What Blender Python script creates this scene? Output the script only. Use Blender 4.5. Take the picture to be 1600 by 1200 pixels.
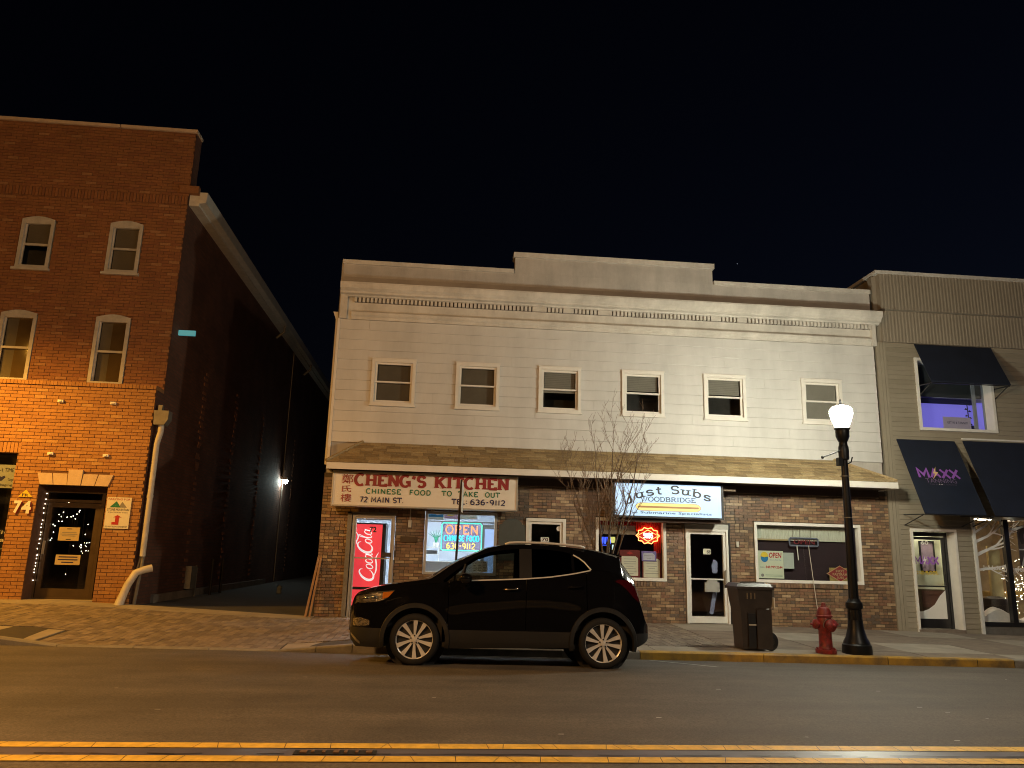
import bpy, math, random
from mathutils import Vector, Matrix, Euler
for _o in list(bpy.data.objects): bpy.data.objects.remove(_o, do_unlink=True)
S = bpy.context.scene
COL = S.collection
rnd = random.Random(11)
rad = math.radians

# ------------------------------------------------------------------ camera, sky, exposure
cam_d = bpy.data.cameras.new('camera'); cam = bpy.data.objects.new('camera', cam_d); COL.objects.link(cam)
def _basis(yaw, pitch, roll):
    cy, sy, cp, sp = math.cos(yaw), math.sin(yaw), math.cos(pitch), math.sin(pitch)
    f = Vector((sy*cp, cy*cp, sp)); r = Vector((cy, -sy, 0)); u = r.cross(f)
    c, s = math.cos(roll), math.sin(roll)
    return c*r+s*u, -s*r+c*u, f
_r, _u, _f = _basis(rad(5.033), rad(12.598), rad(1.515))
cam.matrix_world = Matrix(((_r.x, _u.x, -_f.x, 0), (_r.y, _u.y, -_f.y, 0), (_r.z, _u.z, -_f.z, 1.457), (0, 0, 0, 1)))
cam_d.sensor_width = 36.0; cam_d.lens = 36.0*1202/1600
cam_d.clip_start = .05; cam_d.clip_end = 2000
S.camera = cam

wd = bpy.data.worlds.new('World'); S.world = wd; wd.use_nodes = True
wn = wd.node_tree.nodes; wl = wd.node_tree.links
sky = wn.new('ShaderNodeTexSky'); sky.sky_type = 'NISHITA'; sky.sun_disc = False
sky.sun_elevation = rad(-3.9); sky.sun_rotation = rad(60); sky.air_density = 1.0; sky.dust_density = .3; sky.ozone_density = 2.0
wl.new(sky.outputs[0], wn['Background'].inputs[0]); wn['Background'].inputs[1].default_value = .055

vs = S.view_settings
vs.view_transform = 'Standard'; vs.look = 'None'; vs.exposure = 0; vs.gamma = 1; vs.use_curve_mapping = False
S.render.engine = 'CYCLES'
S.cycles.use_denoising = True
S.cycles.filter_width = 1.05
S.cycles.max_bounces = 8; S.cycles.transparent_max_bounces = 12
S.cycles.sample_clamp_indirect = 4.0
S.cycles.use_light_tree = True

def lamp_light(name, loc, energy, color, radius=.15):
    d = bpy.data.lights.new(name, 'POINT'); d.energy = energy; d.color = color; d.shadow_soft_size = radius
    o = bpy.data.objects.new(name, d); COL.objects.link(o); o.location = loc
    return o

# ------------------------------------------------------------------ materials
def mat(name, col, rough=.6, metal=0., var=.12, scale=6., bump=0., bscale=40., coat=0., spec=.5, var2=None, trans=0., coords='Object'):
    m = bpy.data.materials.new(name); m.use_nodes = True
    n = m.node_tree.nodes; l = m.node_tree.links; b = n['Principled BSDF']
    b.inputs['Roughness'].default_value = rough; b.inputs['Metallic'].default_value = metal
    b.inputs['Specular IOR Level'].default_value = spec
    b.inputs['Coat Weight'].default_value = coat; b.inputs['Coat Roughness'].default_value = .03
    b.inputs['Base Color'].default_value = (*col, 1)
    if var or bump:
        if coords == 'World':
            g = n.new('ShaderNodeNewGeometry'); src = g.outputs['Position']
        else:
            g = n.new('ShaderNodeTexCoord'); src = g.outputs['Object']
    if var:
        t = n.new('ShaderNodeTexNoise'); t.inputs['Scale'].default_value = scale; t.inputs['Detail'].default_value = 5; t.inputs['Roughness'].default_value = .65
        l.new(src, t.inputs['Vector'])
        r = n.new('ShaderNodeValToRGB')
        lo = var2 if var2 else tuple(c*(1-var) for c in col)
        r.color_ramp.elements[0].position = .3; r.color_ramp.elements[0].color = (*lo, 1)
        r.color_ramp.elements[1].position = .7; r.color_ramp.elements[1].color = (*[min(1, c*(1+var)) for c in col], 1)
        l.new(t.outputs['Fac'], r.inputs[0]); l.new(r.outputs[0], b.inputs['Base Color'])
        mr = n.new('ShaderNodeMapRange'); mr.inputs[3].default_value = max(.02, rough-.08); mr.inputs[4].default_value = min(1, rough+.08)
        if rough > .15:
            l.new(t.outputs['Fac'], mr.inputs[0]); l.new(mr.outputs[0], b.inputs['Roughness'])
    if bump:
        t2 = n.new('ShaderNodeTexNoise'); t2.inputs['Scale'].default_value = bscale; t2.inputs['Detail'].default_value = 4
        l.new(src, t2.inputs['Vector'])
        bp = n.new('ShaderNodeBump'); bp.inputs['Strength'].default_value = bump; bp.inputs['Distance'].default_value = .01
        l.new(t2.outputs['Fac'], bp.inputs['Height']); l.new(bp.outputs[0], b.inputs['Normal'])
    return m
def emit(name, col, strength, base=.02):
    m = bpy.data.materials.new(name); m.use_nodes = True
    b = m.node_tree.nodes['Principled BSDF']
    b.inputs['Base Color'].default_value = (*[max(base, c*.5) for c in col], 1)
    b.inputs['Emission Color'].default_value = (*col, 1); b.inputs['Emission Strength'].default_value = strength
    b.inputs['Roughness'].default_value = .4
    return m
def glass(name, tint=(.9, .93, .92), refl=.09, rough=.02, tscale=0.):
    m = bpy.data.materials.new(name); m.use_nodes = True
    n = m.node_tree.nodes; l = m.node_tree.links; n.remove(n['Principled BSDF'])
    tr = n.new('ShaderNodeBsdfTransparent'); tr.inputs[0].default_value = (*tint, 1)
    gl = n.new('ShaderNodeBsdfGlossy'); gl.inputs['Roughness'].default_value = rough; gl.inputs[0].default_value = (.9, .9, .9, 1)
    lw = n.new('ShaderNodeLayerWeight'); lw.inputs[0].default_value = .35
    mr = n.new('ShaderNodeMapRange'); mr.inputs[3].default_value = refl*.6; mr.inputs[4].default_value = .75
    l.new(lw.outputs['Facing'], mr.inputs[0])
    pw = n.new('ShaderNodeMath'); pw.operation = 'POWER'; pw.inputs[1].default_value = 2.5; l.new(lw.outputs['Facing'], pw.inputs[0]); l.new(pw.outputs[0], mr.inputs[0])
    mx = n.new('ShaderNodeMixShader'); l.new(mr.outputs[0], mx.inputs[0]); l.new(tr.outputs[0], mx.inputs[1]); l.new(gl.outputs[0], mx.inputs[2])
    l.new(mx.outputs[0], n['Material Output'].inputs[0])
    return m

# ------------------------------------------------------------------ mesh builder and object tree
W = {}      # frame origin of every linked object (translation only)
class MB:
    def __init__(s): s.v = []; s.f = []; s.m = []
    def quad(s, a, b, c, d, mi=0):
        i = len(s.v); s.v += [a, b, c, d]; s.f.append((i, i+1, i+2, i+3)); s.m.append(mi)
    def poly(s, pts, mi=0):
        i = len(s.v); s.v += list(pts); s.f.append(tuple(range(i, i+len(pts)))); s.m.append(mi)
    def hexa(s, p, mi=0, skip=()):
        # p: 4 bottom (ccw) then 4 top
        i = len(s.v); s.v += list(p)
        for k, q in enumerate(((3, 2, 1, 0), (4, 5, 6, 7), (0, 1, 5, 4), (1, 2, 6, 5), (2, 3, 7, 6), (3, 0, 4, 7))):
            if k in skip: continue
            s.f.append(tuple(i+j for j in q)); s.m.append(mi)
    def box(s, x0, x1, y0, y1, z0, z1, mi=0, skip=()):
        s.hexa([(x0, y0, z0), (x1, y0, z0), (x1, y1, z0), (x0, y1, z0), (x0, y0, z1), (x1, y0, z1), (x1, y1, z1), (x0, y1, z1)], mi, skip)
        return s
    def prism(s, p2, y0, y1, mi=0):
        # p2: ccw polygon in x,z extruded along y
        n = len(p2)
        s.poly([(x, y0, z) for x, z in p2], mi); s.poly([(x, y1, z) for x, z in reversed(p2)], mi)
        for k in range(n):
            a, b = p2[k], p2[(k+1) % n]
            s.quad((a[0], y0, a[1]), (a[0], y1, a[1]), (b[0], y1, b[1]), (b[0], y0, b[1]), mi)
        return s
    def prismx(s, p2, x0, x1, mi=0):
        # polygon in y,z extruded along x
        n = len(p2)
        s.poly([(x0, y, z) for y, z in p2], mi); s.poly([(x1, y, z) for y, z in reversed(p2)], mi)
        for k in range(n):
            a, b = p2[k], p2[(k+1) % n]
            s.quad((x0, a[0], a[1]), (x1, a[0], a[1]), (x1, b[0], b[1]), (x0, b[0], b[1]), mi)
        return s
    def tube(s, pts, r, n=6, mi=0, caps=True, closed=False):
        pts = [Vector(p) for p in pts]; N = len(pts)
        rr = r if isinstance(r, (list, tuple)) else [r]*N
        base = len(s.v); up = None
        for i, p in enumerate(pts):
            if closed: t = pts[(i+1) % N]-pts[i-1]
            else: t = pts[min(i+1, N-1)]-pts[max(i-1, 0)]
            t = t.normalized() if t.length > 1e-9 else Vector((0, 0, 1))
            if up is None:
                up = Vector((0, 1, 0)) if abs(t.y) < .9 else Vector((1, 0, 0))
            a = t.cross(up)
            if a.length < 1e-5: a = t.cross(Vector((1, 0, 0)))
            a.normalize(); b = a.cross(t); up = b
            for k in range(n):
                an = 2*math.pi*k/n
                s.v.append(tuple(p+a*(rr[i]*math.cos(an))+b*(rr[i]*math.sin(an))))
        for i in range(N if closed else N-1):
            for k in range(n):
                q = base+i*n; w = base+((i+1) % N)*n
                s.f.append((q+k, q+(k+1) % n, w+(k+1) % n, w+k)); s.m.append(mi)
        if caps and not closed:
            s.f.append(tuple(base+k for k in reversed(range(n)))); s.m.append(mi)
            s.f.append(tuple(base+(N-1)*n+k for k in range(n))); s.m.append(mi)
        return s
    def lathe(s, prof, c=(0, 0, 0), n=20, axis='z', mi=0, lobes=0, amp=0.):
        base = len(s.v); N = len(prof)
        for r, h in prof:
            for k in range(n):
                a = 2*math.pi*k/n; rr = r*(1+amp*math.cos(lobes*a)) if lobes else r
                p = (rr*math.cos(a), rr*math.sin(a), h)
                if axis == 'y': p = (p[0], p[2], p[1])
                elif axis == 'x': p = (p[2], p[0], p[1])
                s.v.append((p[0]+c[0], p[1]+c[1], p[2]+c[2]))
        for i in range(N-1):
            for k in range(n):
                s.f.append((base+i*n+k, base+i*n+(k+1) % n, base+(i+1)*n+(k+1) % n, base+(i+1)*n+k)); s.m.append(mi)
        s.f.append(tuple(base+k for k in reversed(range(n)))); s.m.append(mi)
        s.f.append(tuple(base+(N-1)*n+k for k in range(n))); s.m.append(mi)
        return s
    def ribbon(s, pts, w, y, mi=0, closed=False):
        # flat stroke in the x,z plane facing -y; w may vary along it
        N = len(pts); ww = w if isinstance(w, (list, tuple)) else [w]*N
        L = []; Rr = []
        for i in range(N):
            a = pts[i-1] if (i > 0 or closed) else pts[i]; b = pts[(i+1) % N] if (i < N-1 or closed) else pts[i]
            d0 = Vector((pts[i][0]-a[0], pts[i][1]-a[1])); d1 = Vector((b[0]-pts[i][0], b[1]-pts[i][1]))
            if d0.length < 1e-9: d0 = d1
            if d1.length < 1e-9: d1 = d0
            d0.normalize(); d1.normalize(); t = d0+d1
            if t.length < .2: t = d1
            t.normalize(); nn = Vector((-t.y, t.x)); k = min(1.6, 1/max(.3, nn.dot(Vector((-d1.y, d1.x)))))
            h = ww[i]/2*k
            L.append((pts[i][0]+nn.x*h, y, pts[i][1]+nn.y*h)); Rr.append((pts[i][0]-nn.x*h, y, pts[i][1]-nn.y*h))
        for i in range(N if closed else N-1):
            j = (i+1) % N
            s.quad(L[i], Rr[i], Rr[j], L[j], mi)
        return s
    def build(s, name, mats, parent=None, smooth=False, link=True, xf=None, merge=False):
        if not isinstance(mats, (list, tuple)): mats = [mats]
        vv = s.v
        if xf: vv = [tuple(xf @ Vector(p)) for p in vv]
        xs = [p[0] for p in vv]; ys = [p[1] for p in vv]; zs = [p[2] for p in vv]
        c = Vector(((min(xs)+max(xs))/2, (min(ys)+max(ys))/2, (min(zs)+max(zs))/2))
        me = bpy.data.meshes.new(name)
        me.from_pydata([(p[0]-c.x, p[1]-c.y, p[2]-c.z) for p in vv], [], s.f)
        for m in mats: me.materials.append(m)
        if len(mats) > 1: me.polygons.foreach_set('material_index', s.m)
        if merge:
            import bmesh
            bm = bmesh.new(); bm.from_mesh(me); bmesh.ops.remove_doubles(bm, verts=bm.verts, dist=1e-4); bm.to_mesh(me); bm.free()
        if smooth:
            me.polygons.foreach_set('use_smooth', [True]*len(me.polygons))
            if smooth is not True: me.set_sharp_from_angle(angle=rad(smooth))
        me.update()
        o = bpy.data.objects.new(name, me); COL.objects.link(o)
        pw = W[parent] if parent else Vector((0, 0, 0))
        if parent: o.parent = parent
        o.location = c-pw; W[o] = c
        return o
def inst(src_mesh, name, loc, parent, scale=None):
    o = bpy.data.objects.new(name, src_mesh); COL.objects.link(o); o.parent = parent
    o.location = Vector(loc)-W[parent]; W[o] = Vector(loc)
    if scale: o.scale = scale
    return o
def tag(o, label=None, cat=None, group=None, kind=None):
    if label: o['label'] = label
    if cat: o['category'] = cat
    if group: o['group'] = group
    if kind: o['kind'] = kind
    return o
def thing(name, label, cat, loc=(0, 0, 0), group=None):
    o = bpy.data.objects.new(name, None); COL.objects.link(o); o.location = loc; o.empty_display_size = .2
    W[o] = Vector(loc); return tag(o, label, cat, group)
def frame_parts(mb, x0, x1, z0, z1, t, y0, y1, tl=None, tr=None, tt=None, tb=None, mi=0):
    tl = t if tl is None else tl; tr = t if tr is None else tr; tt = t if tt is None else tt; tb = t if tb is None else tb
    mb.box(x0, x0+tl, y0, y1, z0, z1, mi); mb.box(x1-tr, x1, y0, y1, z0, z1, mi)
    if tt: mb.box(x0+tl, x1-tr, y0, y1, z1-tt, z1, mi)
    if tb: mb.box(x0+tl, x1-tr, y0, y1, z0, z0+tb, mi)
    return mb

# ------------------------------------------------------------------ lettering
def text_mb(s, x0, x1, z0, z1, y, bold=0., shear=0., depth=.002, keep=False):
    c = bpy.data.curves.new('text', 'FONT'); c.body = s; c.extrude = 0; c.offset = bold; c.resolution_u = 2; c.shear = shear
    o = bpy.data.objects.new('text', c); me = bpy.data.meshes.new_from_object(o)
    bpy.data.objects.remove(o); bpy.data.curves.remove(c)
    mb = MB()
    if not me.vertices: return mb
    xs = [v.co.x for v in me.vertices]; ys = [v.co.y for v in me.vertices]
    a, b, cc, d = min(xs), max(xs), min(ys), max(ys)
    for v in me.vertices:
        mb.v.append((x0+(v.co.x-a)/(b-a)*(x1-x0), y, z0+(v.co.y-cc)/(d-cc)*(z1-z0)))
    for p in me.polygons:
        mb.f.append(tuple(p.vertices)); mb.m.append(0)
    bpy.data.meshes.remove(me)
    return mb
def text(name, s, x0, x1, z0, z1, y, m, parent, **k):
    return text_mb(s, x0, x1, z0, z1, y, **k).build(name, m, parent)
def arc(cx, cz, rx, rz, a0, a1, n=9):
    return [(cx+rx*math.cos(rad(a0+(a1-a0)*i/n)), cz+rz*math.sin(rad(a0+(a1-a0)*i/n))) for i in range(n+1)]
# centre-line glyphs: (width, strokes, serif points (x,z))
G = {
 'C': (.82, [arc(.44, .5, .42, .5, 52, 308, 14)], []),
 'H': (.86, [[(.12, 0), (.12, 1)], [(.74, 0), (.74, 1)], [(.12, .5), (.74, .5)]], [(.12, 0), (.12, 1), (.74, 0), (.74, 1)]),
 'E': (.76, [[(.14, 0), (.14, 1)], [(.14, .97), (.68, .97), (.68, .8)], [(.14, .5), (.52, .5)], [(.14, .03), (.7, .03), (.7, .22)]], [(.14, 0), (.14, 1)]),
 'N': (.9, [[(.13, 0), (.13, 1)], [(.13, .98), (.78, .02)], [(.78, 0), (.78, 1)]], [(.13, 0), (.13, 1), (.78, 1)]),
 'G': (.88, [arc(.44, .5, .42, .5, 52, 300, 14), [(.5, .42), (.78, .42), (.78, .02)]], []),
 "'": (.3, [[(.18, 1), (.1, .7)]], []),
 'S': (.74, [[(.66, .78)]+arc(.37, .74, .29, .25, 40, 250, 8)+arc(.37, .26, .3, .25, 75, -150, 8)], []),
 'K': (.88, [[(.14, 0), (.14, 1)], [(.76, 1), (.18, .42)], [(.34, .58), (.78, 0)]], [(.14, 0), (.14, 1), (.76, 1), (.78, 0)]),
 'I': (.4, [[(.2, 0), (.2, 1)]], [(.2, 0), (.2, 1)]),
 'T': (.82, [[(.41, 0), (.41, 1)], [(.05, .78), (.05, .97), (.77, .97), (.77, .78)]], [(.41, 0)]),
 'W': (1.15, [[(.05, 1), (.32, 0), (.57, .95), (.83, 0), (1.1, 1)]], [(.05, 1), (1.1, 1)]),
 'O': (.9, [arc(.45, .5, .4, .5, 0, 360, 18)], []),
 'D': (.86, [[(.14, 0), (.14, 1)], [(.14, .98), (.38, .98)]+arc(.38, .5, .38, .48, 90, -90, 10)+[(.14, .02)]], [(.14, 0), (.14, 1)]),
 'B': (.8, [[(.14, 0), (.14, 1)], [(.14, .98), (.42, .98)]+arc(.42, .75, .24, .23, 90, -90, 6)+[(.14, .52)], [(.42, .52)]+arc(.44, .27, .28, .25, 90, -90, 6)+[(.14, .02)]], [(.14, 0), (.14, 1)]),
 'R': (.86, [[(.14, 0), (.14, 1)], [(.14, .98), (.42, .98)]+arc(.42, .74, .27, .24, 90, -90, 6)+[(.14, .5)], [(.42, .5), (.76, 0)]], [(.14, 0), (.14, 1), (.78, 0)]),
 'P': (.78, [[(.14, 0), (.14, 1)], [(.14, .98), (.42, .98)]+arc(.42, .74, .28, .24, 90, -90, 6)+[(.14, .5)]], [(.14, 0), (.14, 1)]),
 'F': (.72, [[(.14, 0), (.14, 1)], [(.14, .97), (.68, .97)], [(.14, .52), (.55, .52)]], []),
 'U': (.84, [[(.1, 1), (.1, .3)]+arc(.42, .3, .32, .3, 180, 360, 8)+[(.74, 1)]], []),
 'J': (.7, [[(.46, 1), (.46, .05)]+arc(.26, .02, .2, .26, 0, -150, 6)], [(.46, 1)]),
 'A': (.9, [[(.05, 0), (.45, 1), (.85, 0)], [(.2, .35), (.7, .35)]], []),
 'M': (1.0, [[(.1, 0), (.1, 1), (.5, .3), (.9, 1), (.9, 0)]], []),
 'X': (.85, [[(.05, 1), (.8, 0)], [(.8, 1), (.05, 0)]], []),
 'u': (.8, [[(.14, .66), (.14, .22)]+arc(.36, .22, .22, .21, 180, 330, 6)+[(.62, .25)], [(.62, .66), (.62, 0)]], [(.14, .66), (.62, .66), (.66, 0)]),
 's': (.66, [[(.56, .53)]+arc(.33, .49, .25, .17, 30, 250, 7)+arc(.33, .17, .27, .17, 75, -155, 7)], []),
 't': (.56, [[(.26, .92), (.26, .18)]+arc(.42, .18, .16, .17, 180, 300, 5), [(.04, .64), (.5, .64)]], []),
 'b': (.8, [[(.14, 1), (.14, 0)], arc(.42, .33, .28, .32, 0, 360, 14)], [(.14, 1)]),
 '6': (.7, [[(.56, .95)]+arc(.5, .5, .42, .5, 100, 180, 5)+arc(.36, .3, .28, .29, 180, 540, 12)], []),
 '3': (.7, [arc(.32, .74, .27, .25, 150, -80, 8)+arc(.32, .26, .3, .26, 80, -150, 8)], []),
 '9': (.7, [arc(.34, .7, .28, .29, 0, 360, 12)+arc(.2, .5, .42, .5, 10, -70, 5)], []),
 '1': (.34, [[(.17, 0), (.17, 1)]], []),
 '2': (.7, [arc(.34, .72, .28, .27, 160, -30, 7)+[(.06, .02), (.64, .02)]], []),
 '-': (.5, [[(.1, .5), (.4, .5)]], []),
 '7': (.7, [[(.06, .97), (.64, .97), (.26, 0)]], []), 'L': (.7, [[(.12, 1), (.12, .03), (.64, .03)]], []), '.': (.3, [[(.12, 0), (.12, .14)]], []), ':': (.3, [[(.12, .15), (.12, .3)], [(.12, .6), (.12, .75)]], []),
 ' ': (.45, [], []),
}
def layout(s, gap):
    x = 0; out = []
    for ch in s:
        w, st, sf = G[ch]
        out.append((x, st, sf)); x += w+gap
    return out, x-gap
def stroke_text(s, x0, x1, z0, z1, y, wt, serif=0., gap=.12, bend=None, thin=1.):
    # heavy strokes with slab serifs; bend(fx) -> (dz, angle) lifts letters along an arch
    lay, tot = layout(s, gap); sx = (x1-x0)/tot; H = z1-z0; mb = MB(); k = 0
    for ox, st, sf in lay:
        gx = x0+ox*sx
        def P(p):
            q = (gx+p[0]*sx, z0+p[1]*H)
            if bend:
                dz, an = bend((gx-x0)/(x1-x0)); cx = gx+.35*sx
                dx = q[0]-cx; dq = q[1]-z0
                q = (cx+dx*math.cos(an)-dq*math.sin(an), z0+dz+dx*math.sin(an)+dq*math.cos(an))
            return q
        for li in st:
            k += 1; pts = [P(p) for p in li]
            closed = len(li) > 6 and abs(li[0][0]-li[-1][0]) < 1e-6 and abs(li[0][1]-li[-1][1]) < 1e-6
            if closed: pts = pts[:-1]
            w = []
            for i in range(len(pts)):
                a = pts[i-1] if i else pts[i]; b = pts[min(i+1, len(pts)-1)]
                d = math.atan2(abs(b[1]-a[1]), abs(b[0]-a[0])+1e-9)
                w.append(wt*(thin+(1-thin)*math.sin(d)))
            mb.ribbon(pts, w, y-.0002*(k % 7), closed=closed)
        for (px, pz) in sf:
            k += 1; zz = .045 if pz < .1 else (pz-.045)
            mb.ribbon([P((px-serif*.5, zz)), P((px+serif*.5, zz))], H*.11, y-.0002*(k % 7)-.0015)
    return mb
def neon_text(s, x0, x1, z0, z1, y, r, gap=.16):
    lay, tot = layout(s, gap); sx = (x1-x0)/tot; H = z1-z0; mb = MB()
    for ox, st, sf in lay:
        for li in st:
            mb.tube([(x0+(ox+p[0])*sx, y, z0+p[1]*H) for p in li], r, 5)
    return mb
def spline(pts, n=6):
    out = []
    P = [pts[0]]+list(pts)+[pts[-1]]
    for i in range(1, len(P)-2):
        for k in range(n):
            t = k/n; a, b, c, d = P[i-1], P[i], P[i+1], P[i+2]
            out.append(tuple(.5*((2*b[j])+(-a[j]+c[j])*t+(2*a[j]-5*b[j]+4*c[j]-d[j])*t*t+(-a[j]+3*b[j]-3*c[j]+d[j])*t**3) for j in range(len(b))))
    out.append(tuple(pts[-1])); return out
def interp(pts, u):
    if u <= pts[0][0]: return pts[0][1]
    for (a, va), (b, vb) in zip(pts, pts[1:]):
        if u <= b: return va+(vb-va)*(u-a)/(b-a) if b > a else vb
    return pts[-1][1]

# ------------------------------------------------------------------ material library
M = {}
M['asphalt'] = mat('asphalt', (.115, .101, .085), .75, var=.22, scale=1.3, bump=.5, bscale=160, coords='World')
def grainy(m, s1=220, amt=.55, spots=True):
    n = m.node_tree.nodes; l = m.node_tree.links; b = n['Principled BSDF']
    src = b.inputs['Base Color'].links[0].from_socket
    g = n.new('ShaderNodeNewGeometry'); t = n.new('ShaderNodeTexNoise'); t.inputs['Scale'].default_value = s1; t.inputs['Detail'].default_value = 3; t.inputs['Roughness'].default_value = .8; l.new(g.outputs['Position'], t.inputs['Vector'])
    r = n.new('ShaderNodeMapRange'); r.inputs[1].default_value = .3; r.inputs[2].default_value = .7; r.inputs[3].default_value = 1-amt; r.inputs[4].default_value = 1+amt; l.new(t.outputs['Fac'], r.inputs[0])
    t2 = n.new('ShaderNodeTexNoise'); t2.inputs['Scale'].default_value = 45; t2.inputs['Detail'].default_value = 2; l.new(g.outputs['Position'], t2.inputs['Vector'])
    r2 = n.new('ShaderNodeMapRange'); r2.inputs[1].default_value = .3; r2.inputs[2].default_value = .7; r2.inputs[3].default_value = 1-amt*.5; r2.inputs[4].default_value = 1+amt*.5; l.new(t2.outputs['Fac'], r2.inputs[0])
    mu = n.new('ShaderNodeMath'); mu.operation = 'MULTIPLY'; l.new(r.outputs[0], mu.inputs[0]); l.new(r2.outputs[0], mu.inputs[1])
    mx = n.new('ShaderNodeVectorMath'); mx.operation = 'SCALE'; l.new(src, mx.inputs[0]); l.new(mu.outputs[0], mx.inputs['Scale']); l.new(mx.outputs[0], b.inputs['Base Color'])
grainy(M['asphalt'])
M['seal'] = mat('tar_seal', (.11, .105, .14), .38, var=.15, scale=5, coords='World')
M['tar'] = mat('crack_tar', (.015, .014, .013), .5, var=0)
M['yellow_line'] = mat('yellow_line_paint', (.76, .50, .075), .6, var=.25, scale=9, coords='World')
M['white_line'] = mat('white_line_paint', (.5, .5, .47), .7, var=.4, scale=14, coords='World')
M['concrete'] = mat('concrete', (0.300, 0.269, 0.225), .8, var=.2, scale=2.2, bump=.3, bscale=90, coords='World')
M['concrete_b'] = mat('concrete_grey', (.20, .162, .13), .8, var=.28, scale=3, bump=.3, bscale=90, coords='World')
M['kerb'] = mat('kerb_concrete', (0.230, 0.213, 0.184), .8, var=.25, scale=5, bump=.4, bscale=70, coords='World')
M['kerb_yellow'] = mat('kerb_yellow_paint', (.52, .30, .03), .65, var=.1, var2=(.16, .11, .05), scale=3.2, bump=.4, bscale=60, coords='World')
M['joint'] = mat('joint_sand', (.06, .052, .043), .9, var=.2, scale=8, coords='World')
PAV = [mat('paver_a', (0.215, 0.180, 0.145), .75, var=.25, scale=12, bump=.4, coords='World'), mat('paver_b', (0.170, 0.140, 0.112), .75, var=.25, scale=12, bump=.4, coords='World'),
       mat('paver_c', (0.260, 0.215, 0.170), .75, var=.25, scale=12, bump=.4, coords='World')]
M['dirt'] = mat('alley_ground', (.045, .042, .04), .85, var=.3, scale=2, bump=.5, bscale=30, coords='World')
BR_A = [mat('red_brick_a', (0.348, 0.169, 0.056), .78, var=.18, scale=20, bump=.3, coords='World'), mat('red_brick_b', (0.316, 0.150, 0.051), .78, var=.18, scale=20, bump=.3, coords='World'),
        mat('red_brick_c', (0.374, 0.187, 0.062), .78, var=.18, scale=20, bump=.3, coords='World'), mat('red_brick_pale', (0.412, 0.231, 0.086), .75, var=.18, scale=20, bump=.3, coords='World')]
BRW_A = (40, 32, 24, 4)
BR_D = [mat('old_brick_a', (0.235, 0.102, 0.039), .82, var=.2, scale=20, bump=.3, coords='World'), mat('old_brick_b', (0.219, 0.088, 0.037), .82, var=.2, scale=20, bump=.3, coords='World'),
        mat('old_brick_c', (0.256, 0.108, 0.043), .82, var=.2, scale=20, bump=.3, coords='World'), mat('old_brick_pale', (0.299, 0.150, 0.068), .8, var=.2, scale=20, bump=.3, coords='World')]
BR_B = [mat('tan_brick', (0.309, 0.203, 0.116), .38, var=.2, scale=18, bump=.5, coords='World'), mat('brown_brick', (0.218, 0.135, 0.083), .38, var=.2, scale=18, bump=.5, coords='World'),
        mat('rust_brick', (0.240, 0.132, 0.081), .38, var=.2, scale=18, bump=.5, coords='World'), mat('grey_brick', (0.148, 0.110, 0.083), .38, var=.2, scale=18, bump=.5, coords='World'),
        mat('buff_brick', (0.410, 0.295, 0.178), .34, var=.2, scale=18, bump=.5, coords='World'), mat('umber_brick', (0.176, 0.114, 0.073), .38, var=.2, scale=18, bump=.5, coords='World')]
BRW_B = (26, 26, 18, 9, 9, 16)
M['mortar_a'] = mat('mortar_orange_wall', (.115, .055, .028), .9, var=.2, scale=15, coords='World')
M['mortar_b'] = mat('mortar_brown_wall', (0.090, 0.072, 0.054), .9, var=.2, scale=15, coords='World')
M['siding'] = mat('white_siding', (.62, .61, .585), .55, var=.05, scale=1.5, coords='World')
def streaks(m, amt=.28, sx=5.5, sz=.35, sy=None):
    # rain streaks and grime: noise drawn out downwards
    n = m.node_tree.nodes; l = m.node_tree.links; b = n['Principled BSDF']; src = b.inputs['Base Color'].links[0].from_socket
    g = n.new('ShaderNodeNewGeometry'); mp = n.new('ShaderNodeMapping'); mp.inputs['Scale'].default_value = (sx, sy or sx, sz); l.new(g.outputs['Position'], mp.inputs[0])
    t = n.new('ShaderNodeTexNoise'); t.inputs['Scale'].default_value = 1; t.inputs['Detail'].default_value = 6; t.inputs['Roughness'].default_value = .7; l.new(mp.outputs[0], t.inputs['Vector'])
    r = n.new('ShaderNodeMapRange'); r.inputs[1].default_value = .32; r.inputs[2].default_value = .62; r.inputs[3].default_value = 1-amt; r.inputs[4].default_value = 1.04; l.new(t.outputs['Fac'], r.inputs[0])
    mx = n.new('ShaderNodeVectorMath'); mx.operation = 'SCALE'; l.new(src, mx.inputs[0]); l.new(r.outputs[0], mx.inputs['Scale']); l.new(mx.outputs[0], b.inputs['Base Color'])
streaks(M['asphalt'], .3, .12, 1, 1.1); streaks(M['siding'], .13, 1.1, .22) 
M['trim'] = mat('white_trim', (.72, .69, .63), .5, var=.06, scale=4, coords='World')
M['stucco'] = mat('grey_stucco', (.46, .43, .39), .85, var=.14, scale=1.2, bump=.35, bscale=60, coords='World')
M['cornice'] = mat('cornice_paint', (.62, .59, .53), .6, var=.10, scale=2.5, bump=.15, bscale=25, coords='World')
streaks(M['stucco'], .18, 2.0, .4); streaks(M['cornice'], .25, 1.6, .8)
for _m in BR_A+BR_D: streaks(_m, .16, 1.2, .5)
for _m in BR_B: streaks(_m, .25, 2.2, .8)
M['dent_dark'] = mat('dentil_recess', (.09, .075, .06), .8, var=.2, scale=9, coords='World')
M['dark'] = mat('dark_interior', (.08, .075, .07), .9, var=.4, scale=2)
M['soffit'] = mat('brown_soffit', (.055, .033, .024), .7, var=.25, scale=4, coords='World')
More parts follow.
